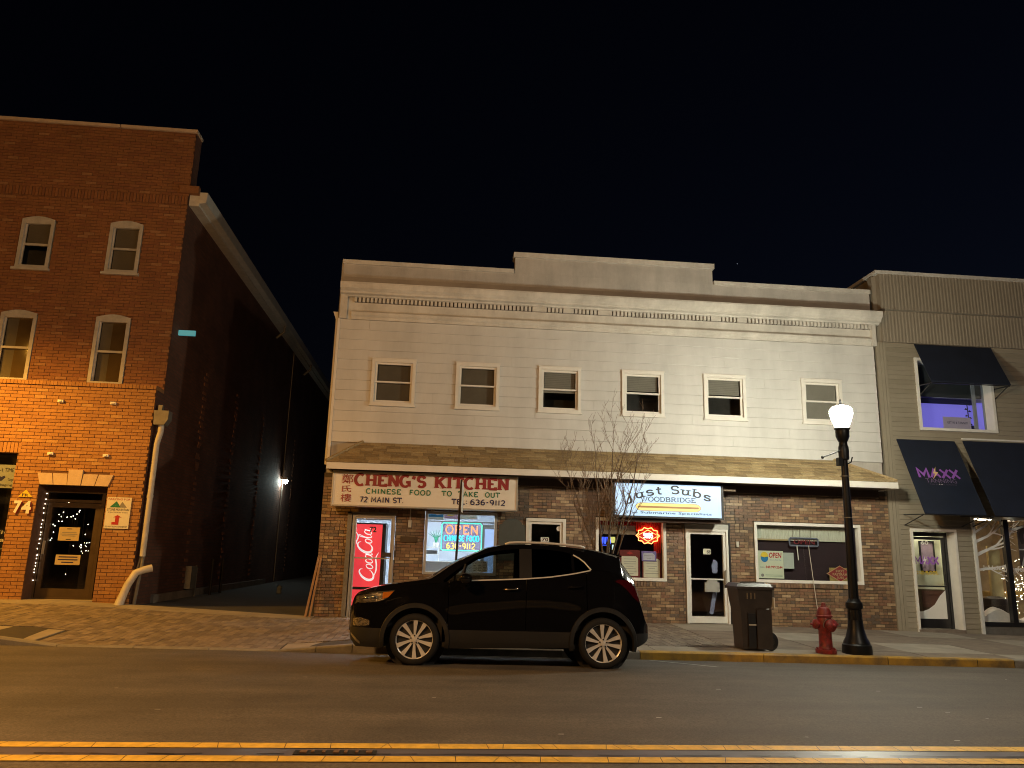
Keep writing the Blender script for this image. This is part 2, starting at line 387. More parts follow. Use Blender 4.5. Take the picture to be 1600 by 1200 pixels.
SH = [mat('shingle_a', (.36, .265, .135), .85, var=.2, scale=25, bump=.6, bscale=200, coords='World'), mat('shingle_b', (.28, .205, .105), .85, var=.2, scale=25, bump=.6, bscale=200, coords='World'),
      mat('shingle_c', (.42, .32, .17), .85, var=.2, scale=25, bump=.6, bscale=200, coords='World')]
M['alu'] = mat('aluminium_frame', (.42, .40, .36), .45, metal=.3, var=.1, scale=5, coords='World')
M['bronze'] = mat('bronze_frame', (.10, .07, .045), .4, metal=.5, var=.12, scale=5, coords='World')
M['black_metal'] = mat('black_metal', (.012, .012, .014), .32, metal=0, var=.2, scale=8, coat=.3)
M['black'] = mat('black_paint', (.012, .011, .012), .45, var=0)
M['glass'] = glass('window_glass')
M['dim_glass'] = glass('dusty_window_glass', (.62, .62, .60), .12, .05)
M['blind'] = mat('pale_blind', (.5, .48, .43), .7, var=.08, scale=3, coords='World')
M['shade'] = mat('dull_window_shade', (.30, .265, .215), .8, var=.12, scale=2, coords='World')
M['gold_shade'] = mat('ochre_window_shade', (.20, .13, .05), .8, var=.2, scale=2, coords='World')
M['cream'] = mat('cream_paper', (.66, .63, .52), .7, var=.05, scale=10)
M['white'] = mat('white_paper', (.78, .77, .74), .6, var=.03, scale=10)
M['white_paint'] = mat('white_paint', (.75, .73, .68), .45, var=.06, scale=6, coords='World')
M['ink'] = mat('black_ink', (.015, .014, .016), .5, var=0)
M['navy_ink'] = mat('navy_ink', (.022, .022, .10), .5, var=0)
M['red_ink'] = mat('red_ink', (.42, .022, .018), .5, var=0)
M['maroon_ink'] = mat('maroon_ink', (.30, .02, .02), .5, var=.1, scale=8)
M['green_ink'] = mat('green_ink', (.012, .17, .09), .5, var=0)
M['purple_ink'] = mat('purple_ink', (.30, .11, .50), .5, var=.08, scale=8)
M['grey_ink'] = mat('grey_ink', (.22, .21, .2), .6, var=0)
M['yellow_ink'] = mat('yellow_ink', (.75, .55, .05), .5, var=0)
M['blue_ink'] = mat('blue_ink', (.02, .19, .45), .5, var=0)
M['stone'] = mat('pale_stone', (.52, .40, .29), .75, var=.12, scale=6, bump=.25, bscale=50, coords='World')
M['pipe'] = mat('pvc_pipe', (.52, .485, .42), .5, var=.15, scale=5, coords='World')
M['galv'] = mat('galvanised_steel', (.20, .185, .16), .55, metal=.4, var=.2, scale=6, coords='World')
M['olive'] = [mat('taupe_siding_a', (.30, .262, .195), .6, var=.08, scale=2, coords='World'), mat('taupe_siding_b', (.28, .245, .18), .6, var=.08, scale=2, coords='World')]
M['olive_panel'] = mat('taupe_metal_panel', (.27, .23, .175), .5, var=.07, scale=1.5, coords='World')
M['canvas'] = mat('black_canvas', (.008, .013, .030), .75, var=.25, scale=3, bump=.2, bscale=90, coords='World')
M['wood'] = mat('weathered_wood', (.34, .20, .11), .75, var=.25, scale=9, bump=.3, coords='World')
M['bark'] = mat('bark', (.13, .095, .065), .85, var=.3, scale=18, bump=.5, coords='World')
M['twig'] = mat('twig_bark', (.2, .145, .105), .85, var=.25, scale=18, coords='World')

# ------------------------------------------------------------------ ground heights (street slopes down to the gutter and to the east)
def gut(x): return -.078-.0068*(max(-14, min(16, x))-1)
def zroad(x, y):
    g = gut(x)
    if y <= 6.1: return .10
    if y <= 10.85: return .10*(10.85-y)/4.75
    return g*(y-10.85)/1.75
def ktop(x):
    # dropped kerb at the alley mouth
    return gut(x)+interp([(-6.5, .115), (-5.6, .018), (-2.35, .018), (-1.25, .125), (20, .125)], x)
def wallz(x): return interp([(-14, .36), (-7.2, .335), (-2.5, .125), (5.5, .12), (6.4, .115), (10.2, .06), (12.2, .02), (16, -.04)], x)
def zs(x, y):
    t = max(0, min(1, (y-12.78)/(17.0-12.78)))
    return ktop(x)*(1-t)+wallz(x)*t

def sheet(name, xs, ys, zf, m, kind='structure', dz=0.):
    mb = MB(); n = len(ys)
    for x in xs:
        for y in ys: mb.v.append((x, y, zf(x, y)+dz))
    for i in range(len(xs)-1):
        for j in range(n-1):
            mb.f.append((i*n+j, (i+1)*n+j, (i+1)*n+j+1, i*n+j+1)); mb.m.append(0)
    o = mb.build(name, m, smooth=True); o['kind'] = kind
    return o
def fr(a, b, st):
    n = max(1, int(round((b-a)/st))); return [a+(b-a)*i/n for i in range(n+1)]
ground = sheet('ground', [-400, -60, 0, 60, 400], [-400, -30, 120, 400], lambda x, y: -.6, M['dirt'])
road = sheet('road', fr(-60, 60, 1.0), [-30, -10, 0, 6.1, 8.4, 10.85, 11.5, 12.1, 12.66], lambda x, y: zroad(x, y), M['asphalt'])
sidewalk = sheet('sidewalk', fr(-16, 18, .25), fr(12.76, 17.05, .33), zs, M['joint'], dz=-.012)
alley = sheet('alley_pavement', fr(-6.3, -2.5, .5), [17.05, 18, 20, 23, 26, 30, 36, 44, 60], lambda x, y: wallz(x)*.5+.1+.0*(y-17) if y > 17.1 else wallz(x)-.005, M['dirt'])

# road paint: two yellow lines with a sealed strip between them, drawn as thin sheets
def strip(name, x0, x1, y0, y1, m, z, kind='structure', parent=None, jag=0., step=1.5):
    mb = MB(); xs = fr(x0, x1, step)
    for a, b in zip(xs, xs[1:]):
        ja, jb = (rnd.uniform(-jag, jag) if jag else 0), 0
        mb.quad((a, y0, zroad(a, y0)+z), (b, y0, zroad(b, y0)+z), (b, y1, zroad(b, y1)+z), (a, y1, zroad(a, y1)+z))
    o = mb.build(name, m, parent)
    if not parent: o['kind'] = kind
    return o
for y0, y1 in ((5.93, 6.075), (5.57, 5.715)):
    l = strip('road_marking', -30, 30, y0, y1, M['yellow_line'], .006)
    mb = MB(); x = -6.0
    while x < 9:
        x += rnd.uniform(.08, .36); d = rnd.uniform(-.06, .06)
        mb.quad((x, y0, .1074), (x+.0045, y0, .1074), (x+d+.0045, y1, .1074), (x+d, y1, .1074))
    c = mb.build('paint_crack', M['tar'], l); c['kind'] = 'stuff'
strip('road_seal', -30, 30, 5.725, 5.92, M['seal'], .004)
mb = MB(); x = -8
pts = [(-8+i*.18, 5.735+rnd.uniform(0, .03)) for i in range(100)]
for (xa, ya), (xb, yb) in zip(pts, pts[1:]):
    if rnd.random() < .75: mb.quad((xa, ya, .1085), (xb, yb, .1085), (xb, yb+rnd.uniform(.006, .022), .1085), (xa, ya+rnd.uniform(.006, .02), .1085))
o = mb.build('road_crack', M['tar']); o['kind'] = 'structure'
# broken patch in the sealed strip
mb = MB(); mb.box(-.92, -.36, 5.745, 5.86, .1005, .1095)
o = mb.build('road_patch', M['tar']); o['kind'] = 'structure'
mb = MB()
for k in range(7): 
    xa = -.88+k*.075; mb.box(xa, xa+rnd.uniform(.02, .05), 5.76+rnd.uniform(0, .03), 5.82+rnd.uniform(0, .03), .1095, .117)
o = mb.build('loose_chips', mat('rust_chips', (.16, .09, .05), .8, var=.3, scale=30, coords='World')); o['kind'] = 'stuff'
mb = MB(); p0, p1 = (3.35, 12.45), (4.05, 11.35)
mb.quad((p0[0], p0[1], zroad(*p0)+.006), (p1[0], p1[1], zroad(*p1)+.006), (p1[0]+.05, p1[1], zroad(*p1)+.006), (p0[0]+.05, p0[1], zroad(*p0)+.006))
o = mb.build('parking_line', M['white_line']); o['kind'] = 'structure'
mb = MB()
for (x, y) in [(-3.6, 7.0), (-3.2, 8.6), (1.0, 6.45), (5.1, 9.0), (6.8, 8.1), (5.0, 7.6), (5.2, 7.3), (4.9, 7.9), (3.0, 6.4), (5.9, 6.9), (6.2, 6.9), (2.6, 5.2), (4.2, 6.3), (2.0, 7.2), (7.6, 10.2), (-2.4, 7.4), (3.6, 5.3), (1.4, 5.2), (3.2, 9.0), (-1.5, 9.6), (0, 8.2)]:
    w = rnd.uniform(.02, .06); z = zroad(x, y)+.004; h = rnd.uniform(.008, .02)
    mb.poly([(x, y, z), (x+w, y-.004, z), (x+w*1.1, y+h, z), (x+w*.3, y+h*1.2, z)])
o = mb.build('road_litter', M['white_line']); o['kind'] = 'stuff'

# kerb, stone by stone
kerb = MB(); kerb.quad((-16, 12.64, -.3), (18, 12.64, -.3), (18, 12.75, -.3), (-16, 12.75, -.3)); kerb = kerb.build('kerb', M['kerb']); kerb['kind'] = 'structure'
cuts = [-16, -12, -9.2, -6.5, -5.6, -4.5, -3.4, -2.35, -1.8, -1.25, .6, 2.0, 3.27, 5.3, 7.4, 8.95, 9.6, 11.5, 14, 17]
for a, b in zip(cuts, cuts[1:]):
    mb = MB(); a2, b2 = a+.006, b-.006; y0, y1 = 12.62, 12.775
    za, zb = ktop(a2), ktop(b2); r = .02
    for (ya, yb, da, db) in ((y0, y0+r, -r, 0), (y0+r, y1, 0, .002)):
        mb.quad((a2, ya, za+da), (b2, ya, zb+da), (b2, yb, zb+db), (a2, yb, za+db))
    mb.quad((a2, y0, gut(a)-.1), (b2, y0, gut(b)-.1), (b2, y0, zb-r), (a2, y0, za-r))
    mb.quad((a2, y1, gut(a)-.1), (a2, y0, gut(a)-.1), (a2, y0+r, za), (a2, y1, za))
    mb.quad((b2, y0, gut(b)-.1), (b2, y1, gut(b)-.1), (b2, y1, zb), (b2, y0+r, zb))
    mb.build('kerb_stone', M['kerb_yellow'] if 3.2 < a < 9.5 else M['kerb'], kerb)

def slab_piece(mb, x0, x1, y0, y1, g=.006, up=0., d=.05, zf=zs):
    a, b, c, e = x0+g, x1-g, y0+g, y1-g
    t = [(a, c, zf(a, c)+up), (b, c, zf(b, c)+up), (b, e, zf(b, e)+up), (a, e, zf(a, e)+up)]
    mb.hexa([(p[0], p[1], p[2]-d) for p in t]+t, skip=(0,))
# concrete flags: along the buildings, along the kerb, and all of the eastern pavement
for x in fr(-15.2, -2.5, 1.27)[:-1]:
    mb = MB(); slab_piece(mb, x, x+1.27, 16.42, 17.0); mb.build('flagstone', M['concrete'], sidewalk)
for x in fr(-2.35, 5.05, 1.48)[:-1]:
    mb = MB(); slab_piece(mb, x, x+1.48, 12.78, 13.32); mb.build('flagstone', M['concrete'], sidewalk)
for x in fr(-15.2, -6.0, 1.15)[:-1]:
    mb = MB(); slab_piece(mb, x, x+1.15, 12.78, 13.75); mb.build('flagstone', M['concrete'], sidewalk)
for i, x in enumerate(fr(5.05, 17.6, 1.57)[:-1]):
    for j, (ya, yb) in enumerate(((12.78, 13.3), (13.3, 14.55), (14.55, 15.8), (15.8, 17.0))):
        mb = MB(); slab_piece(mb, x, x+1.57, ya, yb, up=rnd.uniform(-.002, .002)); mb.build('flagstone', M['concrete_b'] if (i+j) % 3 else M['concrete'], sidewalk)
# brick pavers: the 300 largest in the photo are pieces, the rest is one mass
pl, pw_ = .235, .115
cand = []
x = -11.0; row = 0
while x < 5.04:
    y = 12.79 if -5.95 < x < -2.4 else (13.77 if x < -5.95 else 13.33)
    y += (row % 2)*pl/2-pl/2; top = 16.41 if x < -2.5 else 16.97
    lo = y+pl/2 if row % 2 == 0 else y
    while y < top:
        a, b = max(y, 12.79 if -5.95 < x < -2.4 else (13.77 if x < -5.95 else 13.33)), min(y+pl, top)
        if b-a > .05: cand.append((x, min(x+pw_, 5.04), a, b))
        y += pl
    x += pw_; row += 1
cand.sort(key=lambda c: abs(c[2]-12.8)*1.0+abs((c[0]+c[1])/2+4.2)*.9)
mass = [MB(), MB(), MB()]
for k, (a, b, c, e) in enumerate(cand):
    q = rnd.randrange(3)
    mb = MB() if k < 300 else mass[q]
    slab_piece(mb, a, b, c, e, g=.0035, up=rnd.uniform(-.003, .003), d=.03)
    if k < 300: mb.build('paver', PAV[q], sidewalk)
pm = MB()
for q in range(3):
    i = len(pm.v); pm.v += mass[q].v; pm.f += [tuple(j+i for j in f) for f in mass[q].f]; pm.m += [q]*len(mass[q].f)
tag(pm.build('paver_field', PAV, sidewalk), kind='stuff')

# ------------------------------------------------------------------ wall helpers
def slab(mb, x0, x1, z0, z1, y0, y1, ops, mi=0):
    xs = sorted({x0, x1, *[min(max(v, x0), x1) for o in ops for v in o[:2]]}); zz = sorted({z0, z1, *[min(max(v, z0), z1) for o in ops for v in o[2:]]})
    for za, zb in zip(zz, zz[1:]):
        run = None
        for xa, xb in zip(xs, xs[1:]):
            hole = any(o[0] < (xa+xb)/2 < o[1] and o[2] < (za+zb)/2 < o[3] for o in ops)
            if hole:
                if run: mb.box(run[0], run[1], y0, y1, za, zb, mi); run = None
            else: run = (run[0], xb) if run else (xa, xb)
        if run: mb.box(run[0], run[1], y0, y1, za, zb, mi)
def spans(a, b, za, zb, ops):
    out = [(a, b)]; zc = (za+zb)/2
    for o in ops:
        if o[2] < zc < o[3]:
            nxt = []
            for (p, q) in out:
                if o[1] <= p or o[0] >= q: nxt.append((p, q)); continue
                if p < o[0]: nxt.append((p, o[0]))
                if q > o[1]: nxt.append((o[1], q))
            out = nxt
    return out
def bricks(parent, x0, x1, z0, z1, y, ops, L, Hh, mats, wts, nobj=0, prio=None, joint=.011, hide=(), headers=0.):
    cells = []; i = 0; z = z0
    while z < z1-.02:
        zb = min(z+Hh, z1); x = x0-(L/2 if i % 2 else 0)+rnd.uniform(-.01, .01)
        while x < x1:
            hd = headers and rnd.random() < headers
            for u0, u1 in (((x, x+L/2), (x+L/2, x+L)) if hd else ((x, x+L),)):
                for p, q in spans(max(u0, x0), min(u1, x1), z, zb, ops) if u1 > x0 and u0 < x1 else ():
                    if q-p > .035: cells.append((p, q, z, zb))
            x += L
        z = zb; i += 1
    full = [c for c in cells if c[1]-c[0] > L-.004 and c[3]-c[2] > Hh-.004 and not any(h[0] < c[1] and c[0] < h[1] and h[2] < c[3] and c[2] < h[3] for h in hide)]
    if nobj: full.sort(key=prio)
    chosen = set(full[:nobj]); cache = {}
    mass = MB(); idx = list(range(len(mats)))
    for c in cells:
        q = rnd.choices(idx, wts)[0]; dy = rnd.uniform(-.003, .003); j = joint/2
        if c in chosen:
            ctr = ((c[0]+c[1])/2, y+.02+dy, (c[2]+c[3])/2)
            if q not in cache:
                mb = MB(); w, h = L/2-j, Hh/2-j; mb.box(-w, w, -.02, .02, -h, h, skip=(4,))
                me = bpy.data.meshes.new('brick'); me.from_pydata(mb.v, [], mb.f); me.materials.append(mats[q]); cache[q] = me
            inst(cache[q], 'brick', ctr, parent)
        else:
            mass.box(c[0]+j, c[1]-j, y+dy, y+.04, c[2]+j, c[3]-j, q, skip=(4,))
    return tag(mass.build('brickwork', mats, parent), kind='stuff')
def planks(parent, x0, x1, z0, z1, y, ops, h, mats, seg=0., proud=.016, name='plank'):
    n = int(round((z1-z0)/h)); h = (z1-z0)/n
    for i in range(n):
        za, zb = z0+i*h, z0+(i+1)*h
        cutx = [x0, x1]
        if seg:
            q = x0+seg*((i*.37) % 1.0)+.4; cutx = [x0]
            while q < x1-.5: cutx.append(q); q += seg
            cutx.append(x1)
        for a, b in zip(cutx, cutx[1:]):
            for p, q in spans(a, b, za, zb, ops):
                if q-p < .03: continue
                p2, q2 = p+.0015, q-.0015
                mb = MB(); mb.prismx([(y-.002, zb-.002), (y-proud, za+.012), (y-proud+.004, za+.001), (y+.02, za+.001), (y+.02, zb-.002)], p2, q2)
                mb.build(name, mats[rnd.randrange(len(mats))] if isinstance(mats, list) else mats, parent)
def room(parent, x0, x1, y0, y1, z0, z1, m, name='shop_room', floor=None):
    mb = MB()
    mb.quad((x0, y0, z0), (x1, y0, z0), (x1, y1, z0), (x0, y1, z0), 1); mb.quad((x0, y0, z1), (x0, y1, z1), (x1, y1, z1), (x1, y0, z1))
    mb.quad((x0, y1, z0), (x1, y1, z0), (x1, y1, z1), (x0, y1, z1)); mb.quad((x0, y0, z0), (x0, y1, z0), (x0, y1, z1), (x0, y0, z1)); mb.quad((x1, y0, z0), (x1, y0, z1), (x1, y1, z1), (x1, y1, z0))
    return mb.build(name, [m, floor or m], parent)

# ================================================================== building 74 (red brick, left)
lb = thing('brick_building', 'three storey red brick building with arched white windows beside the dark alley', 'building', (-9.5, 17, .3))
YU = 17.45
o_low = [(-14.5, -8.89, .2, 3.30), (-8.36, -6.98, .2, 2.66)]
o_up = [(-9.88, -9.12, 7.55, 8.86), (-7.92, -7.17, 7.55, 8.88), (-9.97, -9.18, 4.92, 6.60), (-7.93, -7.16, 4.92, 6.60)]
mb = MB(); slab(mb, -14, -6.262, -.2, 4.86, 17.012, 17.44, o_low); mb.build('ground_floor_wall', M['mortar_a'], lb)
mb = MB(); slab(mb, -14, -6.262, 4.80, 11.2, YU+.012, YU+.35, o_up)
mb.box(-14, -6.262, YU+.352, 60, 8.6, 9.9); mb.build('upper_wall', M['mortar_a'], lb)
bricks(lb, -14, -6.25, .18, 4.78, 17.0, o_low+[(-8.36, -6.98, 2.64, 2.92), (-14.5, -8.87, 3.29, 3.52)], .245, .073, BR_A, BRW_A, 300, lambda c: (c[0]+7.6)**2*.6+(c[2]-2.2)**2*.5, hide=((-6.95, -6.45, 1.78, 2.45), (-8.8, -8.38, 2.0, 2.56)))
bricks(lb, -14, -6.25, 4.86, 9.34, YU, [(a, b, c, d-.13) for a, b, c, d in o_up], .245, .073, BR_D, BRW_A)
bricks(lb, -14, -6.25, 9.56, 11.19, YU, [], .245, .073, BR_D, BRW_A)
# dog-tooth course of upright bricks, header course over the shop front and the ledge of the projecting ground floor
mb = MB(); x = -14.0; k = 0
while x < -6.3:
    mb.box(x+.005, x+.062, YU-(.014 if k % 2 else .0), YU+.04, 9.345, 9.555, k % 3, skip=(4,)); x += .073; k += 1
tag(mb.build('dogtooth_course', BR_D[:3], lb), kind='stuff')
mb = MB(); x = -14.0
while x < -8.9:
    mb.box(x+.005, x+.068, 16.995, 17.04, 3.31, 3.52, rnd.randrange(3), skip=(4,)); x += .075
tag(mb.build('soldier_course', BR_A[:3], lb), kind='stuff')
mb = MB(); x = -14.0
while x < -6.3:
    mb.box(x+.004, min(x+.070, -6.25), 16.965, 17.46, 4.785, 4.872, rnd.randrange(3)); x += .074
tag(mb.build('ledge_course', BR_A[:3], lb), kind='stuff')
mb = MB(); mb.box(-14, -8.02, YU-.05, YU+.4, 11.2, 11.275); mb.box(-8.0, -6.22, YU-.05, YU+.4, 11.2, 11.275)
mb.build('parapet_coping', M['stone'], lb)
# flank along the alley: brick by material, it recedes into the dark
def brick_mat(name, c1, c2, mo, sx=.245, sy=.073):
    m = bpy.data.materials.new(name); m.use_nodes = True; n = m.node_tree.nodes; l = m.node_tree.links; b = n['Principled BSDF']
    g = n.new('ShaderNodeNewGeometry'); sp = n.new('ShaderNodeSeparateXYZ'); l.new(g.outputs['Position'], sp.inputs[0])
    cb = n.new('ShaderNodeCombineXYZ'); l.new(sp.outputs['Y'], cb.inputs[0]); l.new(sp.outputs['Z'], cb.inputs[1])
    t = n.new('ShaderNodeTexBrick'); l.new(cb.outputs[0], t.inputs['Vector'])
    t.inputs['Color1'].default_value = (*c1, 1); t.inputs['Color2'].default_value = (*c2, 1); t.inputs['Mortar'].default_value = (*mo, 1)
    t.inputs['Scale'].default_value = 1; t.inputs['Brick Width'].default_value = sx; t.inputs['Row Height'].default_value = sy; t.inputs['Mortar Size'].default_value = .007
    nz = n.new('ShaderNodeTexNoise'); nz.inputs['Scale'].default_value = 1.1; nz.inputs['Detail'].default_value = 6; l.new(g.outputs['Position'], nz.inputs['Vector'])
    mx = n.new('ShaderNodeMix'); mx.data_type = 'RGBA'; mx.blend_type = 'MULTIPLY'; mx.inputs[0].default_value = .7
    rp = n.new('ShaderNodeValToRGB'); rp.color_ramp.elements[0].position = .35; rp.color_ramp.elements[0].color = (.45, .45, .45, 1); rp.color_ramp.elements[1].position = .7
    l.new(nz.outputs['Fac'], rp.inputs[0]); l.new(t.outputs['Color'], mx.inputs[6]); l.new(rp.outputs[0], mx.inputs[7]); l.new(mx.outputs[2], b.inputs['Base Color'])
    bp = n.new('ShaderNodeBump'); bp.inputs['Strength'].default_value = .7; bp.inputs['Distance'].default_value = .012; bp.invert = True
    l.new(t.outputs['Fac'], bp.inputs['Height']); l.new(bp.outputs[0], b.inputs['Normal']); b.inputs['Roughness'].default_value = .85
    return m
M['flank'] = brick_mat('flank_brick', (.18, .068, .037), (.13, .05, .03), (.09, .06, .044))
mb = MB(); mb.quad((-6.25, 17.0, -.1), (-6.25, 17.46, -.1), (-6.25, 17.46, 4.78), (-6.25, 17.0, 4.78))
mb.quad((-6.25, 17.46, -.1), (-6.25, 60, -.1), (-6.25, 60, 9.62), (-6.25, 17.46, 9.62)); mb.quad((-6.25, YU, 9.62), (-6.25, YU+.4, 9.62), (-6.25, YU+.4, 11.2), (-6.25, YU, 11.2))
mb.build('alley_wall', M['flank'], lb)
# stone base course and brick piers on the alley wall
mb = MB(); mb.box(-6.249, -6.19, 18.2, 29.5, .0, .42); mb.build('stone_base', M['concrete_b'], lb)
mb = MB()
for yy in (20.2, 23.4, 27.0, 33.0):
    z = .6
    while z < 6:
        a = rnd.uniform(.05, .16); mb.box(-6.249, -6.225-rnd.uniform(0, .015), yy+rnd.uniform(-.1, .1), yy+a+.12, z, z+.07); z += .073*rnd.choice((1, 2, 2, 3))
tag(mb.build('protruding_brick', BR_D[1], lb), kind='stuff')
# eaves gutter along the alley side
mb = MB(); ga = [(17.5, 9.72), (60, 9.3)]
mb.box(-6.26, -6.02, 17.52, 60, 9.36, 9.62); mb.build('eaves_board', M['pipe'], lb)
mb = MB(); mb.prism([(-6.02, 9.42), (-5.86, 9.44), (-5.84, 9.70), (-6.02, 9.70)], 17.5, 60); mb.build('gutter', M['pipe'], lb)
mb = MB(); mb.box(-6.45, -6.02, 17.38, 17.515, 9.62, 9.80); mb.build('eaves_return', BR_D[0], lb)
for yy, dz in ((27.6, 0), (33.5, 0)):
    mb = MB(); mb.tube([(-5.93, yy, 9.42), (-5.94, yy, 9.2), (-6.1, yy, 9.05), (-6.2, yy, 8.95)], .045, 8); mb.build('gutter_outlet', M['galv'], lb)
# arched windows
M['old_frame'] = mat('weathered_frame_paint', (.42, .40, .37), .6, var=.2, scale=5, coords='World')
def arched(x0, x1, z0, z1, shade, gold):
    w = MB(); y0, y1 = YU-.02, YU+.12
    zs_ = z1-.13; n = 8
    frame_parts(w, x0, x1, z0, zs_, .075, y0, y1, tt=0, tb=.07)
    head = [(x0, zs_-.02), (x1, zs_-.02)]+[(x1-(x1-x0)*i/n, zs_+.015+.075*math.sin(math.pi*i/n)) for i in range(n+1)]
    w.prism(head, y0+.003, y1)
    w.box(x0+.075, x1-.075, y0+.01, y1, zs_-.09, zs_-.02)
    w.box(x0-.05, x1+.05, y0-.05, y1, z0-.06, z0)
    win = w.build('window', M['old_frame'], lb)
    zm = (z0+zs_)/2; s = MB(); s.box(x0+.075, x1-.075, y0+.05, y0+.09, zm-.025, zm+.025); s.box(x0+.075, x0+.105, y0+.06, y0+.1, z0+.07, zs_-.09); s.box(x1-.105, x1-.075, y0+.06, y0+.1, z0+.07, zs_-.09)
    s.build('sash', M['old_frame'], win)
    for (a, b) in ((z0+.07, zm-.025), (zm+.025, zs_-.09)):
        p = MB(); p.quad((x0+.105, y0+.08, a), (x1-.105, y0+.08, a), (x1-.105, y0+.08, b), (x0+.105, y0+.08, b)); p.build('pane', M['dim_glass'], win)
    b = MB(); b.box(x0+.1, x1-.1, y0+.14, y0+.15, (zm if shade == 'half' else z0+.05), zs_-.05)
    b.build('window_shade', M['shade'], win)
    if gold:
        b = MB(); b.box(x0+(x1-x0)*.46, x1-.1, y0+.11, y0+.12, z0+.05, zs_-.05); b.build('curtain', M['gold_shade'], win)
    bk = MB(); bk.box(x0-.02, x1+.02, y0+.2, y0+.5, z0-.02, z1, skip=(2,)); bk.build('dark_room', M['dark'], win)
arched(-9.86, -9.14, 7.56, 8.86, 'half', 0); arched(-7.91, -7.18, 7.56, 8.88, 'full', 0)
arched(-9.96, -9.19, 4.93, 6.60, 'full', 1); arched(-7.92, -7.17, 4.93, 6.60, 'full', 1)
# voussoir stones over the door
xs = [-8.37, -7.98+.02, -7.62-.02, -7.28-.02, -6.98+.03]
for k in range(5):
    a0 = -8.34+k*.276; a1 = a0+.262
    def top(x): return x+(x+7.66)*.12
    zt = 2.99 if k == 2 else 2.905
    mb = MB(); mb.prism([(a0, 2.665), (a1, 2.665), (top(a1)+.0, zt), (top(a0)+.004, zt)], 16.962 if k == 2 else 16.97, 17.04)
    mb.build('lintel_stone', M['stone'], lb)
# entrance: recessed, bronze frame, side light left, glazed door
dy = 17.38
mb = MB(); frame_parts(mb, -8.36, -6.98, .34, 2.66, .05, dy, dy+.08, tl=.04, tr=.04, tt=.13, tb=.03); mb.box(-7.22, -7.15, dy, dy+.08, .37, 2.53)
mb.box(-8.32, -7.22, dy+.01, dy+.08, 2.33, 2.39)
fr74 = mb.build('door_frame', M['bronze'], lb)
mb = MB(); mb.quad((-8.365, 17.04, .3), (-8.365, dy, .3), (-8.365, dy, 2.66), (-8.365, 17.04, 2.66)); mb.quad((-6.975, 17.04, .3), (-6.975, 17.04, 2.66), (-6.975, dy, 2.66), (-6.975, dy, .3)); mb.quad((-8.36, 17.04, 2.658), (-6.98, 17.04, 2.658), (-6.98, dy, 2.658), (-8.36, dy, 2.658))
mb.build('door_reveal', M['black_metal'], lb)
mb = MB(); mb.box(-8.36, -6.98, 17.0, dy+.1, .3, .338); mb.build('doorstep', M['concrete'], lb)
d = MB(); frame_parts(d, -8.31, -7.23, .37, 2.32, .10, dy+.02, dy+.07, tb=.18); door74 = d.build('door', M['bronze'], lb)
p = MB(); p.quad((-8.21, dy+.05, .55), (-7.33, dy+.05, .55), (-7.33, dy+.05, 2.22), (-8.21, dy+.05, 2.22)); p.build('pane', M['glass'], door74)
h = MB(); h.box(-8.275, -8.225, dy-.04, dy-.02, 1.24, 1.52); h.box(-8.26, -8.24, dy-.02, dy+.03, 1.27, 1.30); h.box(-8.26, -8.24, dy-.02, dy+.03, 1.46, 1.49); h.build('handle', M['alu'], door74)
p = MB(); p.quad((-7.15, dy+.04, .38), (-7.02, dy+.04, .38), (-7.02, dy+.04, 2.53), (-7.15, dy+.04, 2.53)); p.build('side_light', M['glass'], lb)
p = MB(); p.quad((-8.32, dy+.045, 2.39), (-7.22, dy+.045, 2.39), (-7.22, dy+.045, 2.53), (-8.32, dy+.045, 2.53)); p.build('transom_pane', M['glass'], lb)
M['lobby'] = mat('lobby_wall', (.05, .032, .02), .8, var=.2, scale=2)
room(lb, -8.6, -6.7, dy+.1, 20, .33, 2.9, M['lobby'], 'lobby')
mb = MB(); mb.box(-7.75, -7.0, 19.0, 19.1, 1.85, 2.25); mb.build('lobby_beam', M['maroon_ink'], lb)
# shop window at the far left
mb = MB(); frame_parts(mb, -13.8, -8.90, .35, 3.29, .06, 17.14, 17.2, tb=.5); mb.build('shop_window_frame', M['black_metal'], lb)
p = MB(); p.quad((-13.7, 17.17, .85), (-8.96, 17.17, .85), (-8.96, 17.17, 3.23), (-13.7, 17.17, 3.23)); p.build('shop_window_pane', M['glass'], lb)
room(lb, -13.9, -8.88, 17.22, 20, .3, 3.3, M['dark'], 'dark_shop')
# wall anchors where a sign used to hang
for (x, z) in ((-8.18, 4.44), (-7.10, 4.44), (-8.22, 3.31), (-7.10, 3.31)):
    mb = MB(); mb.box(x-.055, x+.055, 16.95, 17.0, z-.028, z+.028); mb.box(x-.025, x+.025, 16.93, 16.95, z-.014, z+.014); mb.build('wall_anchor', M['white_paint'], lb)
# rain pipe with hopper on the flank of the ground floor
px = -6.12; py = 17.1
mb = MB(); mb.prism([(-6.22, 4.02), (-6.0, 4.02), (-5.93, 4.14), (-5.93, 4.33), (-6.24, 4.33)], py-.12, py+.12); mb.box(-6.19, -6.1, py-.05, py+.05, 4.33, 4.46); mb.build('rain_hopper', M['galv'], lb)
mb = MB(); mb.tube([(-6.09, py, 4.02), (-6.09, py, 3.86), (-6.12, py, 3.72), (-6.14, py, 3.6), (-6.14, py, 1.25)], .062, 10)
mb.tube([(-6.14, py, 2.52), (-6.14, py, 2.46)], .07, 10); mb.build('rain_pipe', M['pipe'], lb, smooth=40)
mb = MB(); mb.tube([(-5.92, py+.02, 1.02), (-6.05, py-.05, .98), (-6.19, py-.1, .92), (-6.30, py-.16, .68), (-6.36, py-.2, .45), (-6.40, py-.26, .25)], [.075, .075, .075, .075, .08, .09], 10); mb.build('rain_pipe', M['pipe'], lb, smooth=40)
